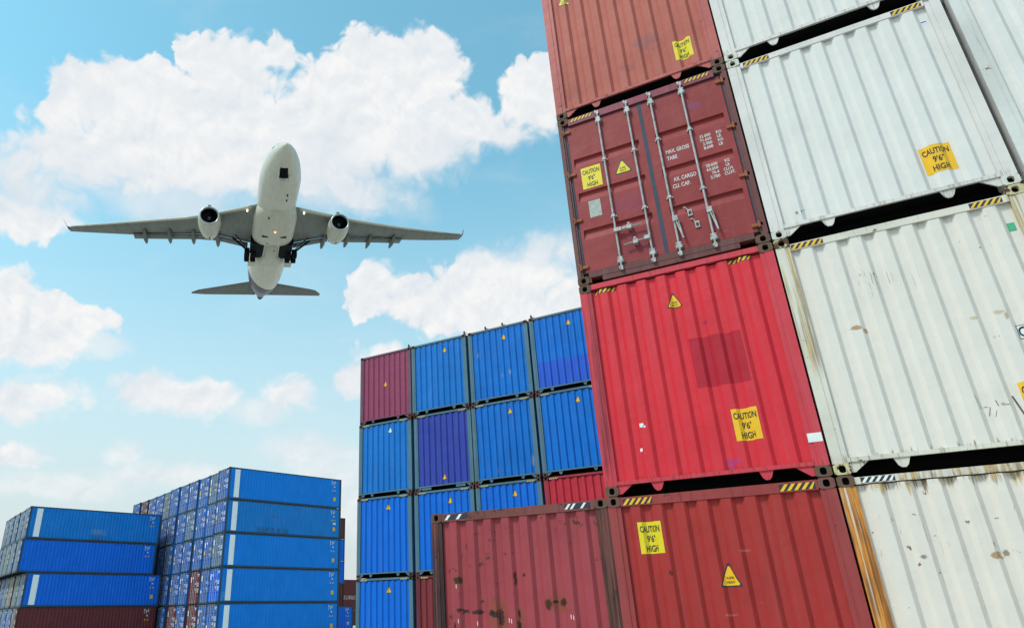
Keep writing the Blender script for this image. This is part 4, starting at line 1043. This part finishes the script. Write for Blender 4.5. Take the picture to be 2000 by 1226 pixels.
    for i in range(24):
        a = 2 * math.pi * i / 24; ca, sa = math.cos(a), math.sin(a); a2 = a + .16; cb_, sb = math.cos(a2), math.sin(a2)
        b.add([(ex - 1.05, ey + .3 * ca, ez + .3 * sa), (ex - 1.3, ey + .3 * cb_, ez + .3 * sb), (ex - 1.35, ey + 1.12 * cb_, ez + 1.12 * sb), (ex - 1.1, ey + 1.12 * ca, ez + 1.12 * sa)], [(0, 1, 2, 3)])
    link('fan', b.mesh('fan'), plain('fan_blade', (.05, .055, .065), .4, .4), en)
    b = MB(); b.loft([ring(ex - 1.3, .33, .33, ez, n=20, cy=ey), ring(ex - 1.0, .26, .26, ez, n=20, cy=ey), ring(ex - .78, .12, .12, ez, n=20, cy=ey), ring(ex - .7, .02, .02, ez, n=20, cy=ey)]); link('spinner', b.mesh('spinner'), plain('spinner_grey', (.12, .13, .14), .4), en, True)
    b = MB(); b.loft([ring(ex - 5.0, .8, .8, ez - .1, n=24, cy=ey), ring(ex - 6.3, .62, .62, ez - .12, n=24, cy=ey), ring(ex - 7.2, .12, .12, ez - .12, n=24, cy=ey)]); link('exhaust_cone', b.mesh('exhaust_cone'), PMET, en, True)
    b = MB(); b.box(ex - 6.5, ex - 1.2, ey - .22, ey + .22, ez + 1.2, ez + 2.25); link('pylon', b.mesh('pylon'), PG, en)
    b = MB(); b.tube((ex - 3.2, ey - .2 * S, ez - 1.56), (ex - 3.2, ey - .2 * S, ez - 1.4), .13, 8); link('oil_stain', b.mesh('oil_stain'), PDK, en)  # dark raised dot made for an oil stain under the cowling
    b = MB(); b.box(ex - 4.6, ex - 3.9, ey - .06, ey + .10, ez - 1.46, ez - 1.2); link('drain_mast', b.mesh('drain_mast'), PDK, en)
    # main gear folding into its bay
    b = MB(); b.loft([ring(x, 1.1 * w_, .78, -2.05, n=20, cy=S * 2.2, p=4) for x, w_ in ((4.7, 1.0), (2.0, 1.0), (.4, .95), (-.4, .8))]); bay = link('wheel_bay', b.mesh('wheel_bay'), PDK, plane)  # solid black body; shade inside the open bay is in its colour
    gr = MB(); gr.tube((3.4, S * 6.0, -1.25), (1.3, S * 3.3, -2.75), .16, 10); gr.tube((4.4, S * 5.6, -1.25), (1.7, S * 3.4, -2.6), .08, 8); gr.tube((1.6, S * 3.1, -3.0), (-.9, S * 3.1, -3.05), .14, 10)
    gear = link('main_landing_gear', gr.mesh('gear_strut'), PDK, plane)
    for x in (1.35, -.55):
        for y in (2.75, 3.72):
            b = MB(); r_ = .74
            b.loft([ring_y for ring_y in [[(x + rr_ * math.cos(2 * math.pi * i / 20), S * (y + dy), -2.75 + rr_ * math.sin(2 * math.pi * i / 20)) for i in range(20)] for dy, rr_ in ((-.4, .5), (-.36, .72), (-.2, r_), (.2, r_), (.36, .72), (.4, .5))]])
            link('wheel', b.mesh('wheel'), PD, gear, True)
    b = MB(); b.box(-2.6, -.9, S * 2.9 - .6, S * 2.9 + .6, -3.4, -3.3); link('gear_door', b.mesh('gear_door'), PWF, gear)
    # tailplane
    LEh, TEh, yt = (((2.0, -20.2), (11.9, -26.9), (12.7, -27.6), (13.31, -28.6)), ((2.0, -27.0), (10.69, -29.0), (13.31, -29.2)), 13.2) if sd_ == 1 else (((2.0, -20.7), (10.6, -25.3), (11.6, -26.4), (12.1, -27.6)), ((0, -26.6), (12.13, -28.8), (12.2, -28.8)), 12.1)
    b = MB(); secs = []
    for i in range(10):
        y = 1.0 + (yt - 1.0) * i / 9; secs.append(section(interp(LEh, y), interp(TEh, y), S * y, .9 + .08 * y, .42 - .3 * i / 9))
    b.loft(secs); link('horizontal_stabilizer', b.mesh('horizontal_stabilizer'), PGD, plane, True)
b = MB(); b.loft([[(x0 - (x0 - x1) * f, w_ * t_, z) for f, w_ in ((0, 0), (.1, .5), (.4, 1), (1, .05), (.4, -1), (.1, -.5))] for z, x0, x1, t_ in ((1.5, -16.5, -26.8, .38), (5.0, -20.8, -28.0, .28), (9.3, -25.3, -29.2, .14))])
link('tail_fin', b.mesh('tail_fin'), PPUR, plane, True)
b = MB(); b.loft([ring(x, r_, r_, cz, n=20) for x, r_, cz in ((-27.6, .62, 1.1), (-28.9, .34, 1.15), (-29.3, .12, 1.2))]); link('tail_cone', b.mesh('tail_cone'), PPUR, plane, True)
b = MB(); b.tube((9.96, 0, -3.42), (9.96, 0, -3.2), .12, 10); link('beacon_light', b.mesh('beacon_light'), plain('lamp_orange', (1, .3, .1), .3, emit=((1, .28, .07), 4)), plane)


for o in bpy.data.objects:
    if 'label' in o and not 4 <= len(o['label'].split()) <= 16: print('LABEL', len(o['label'].split()), o['label'])
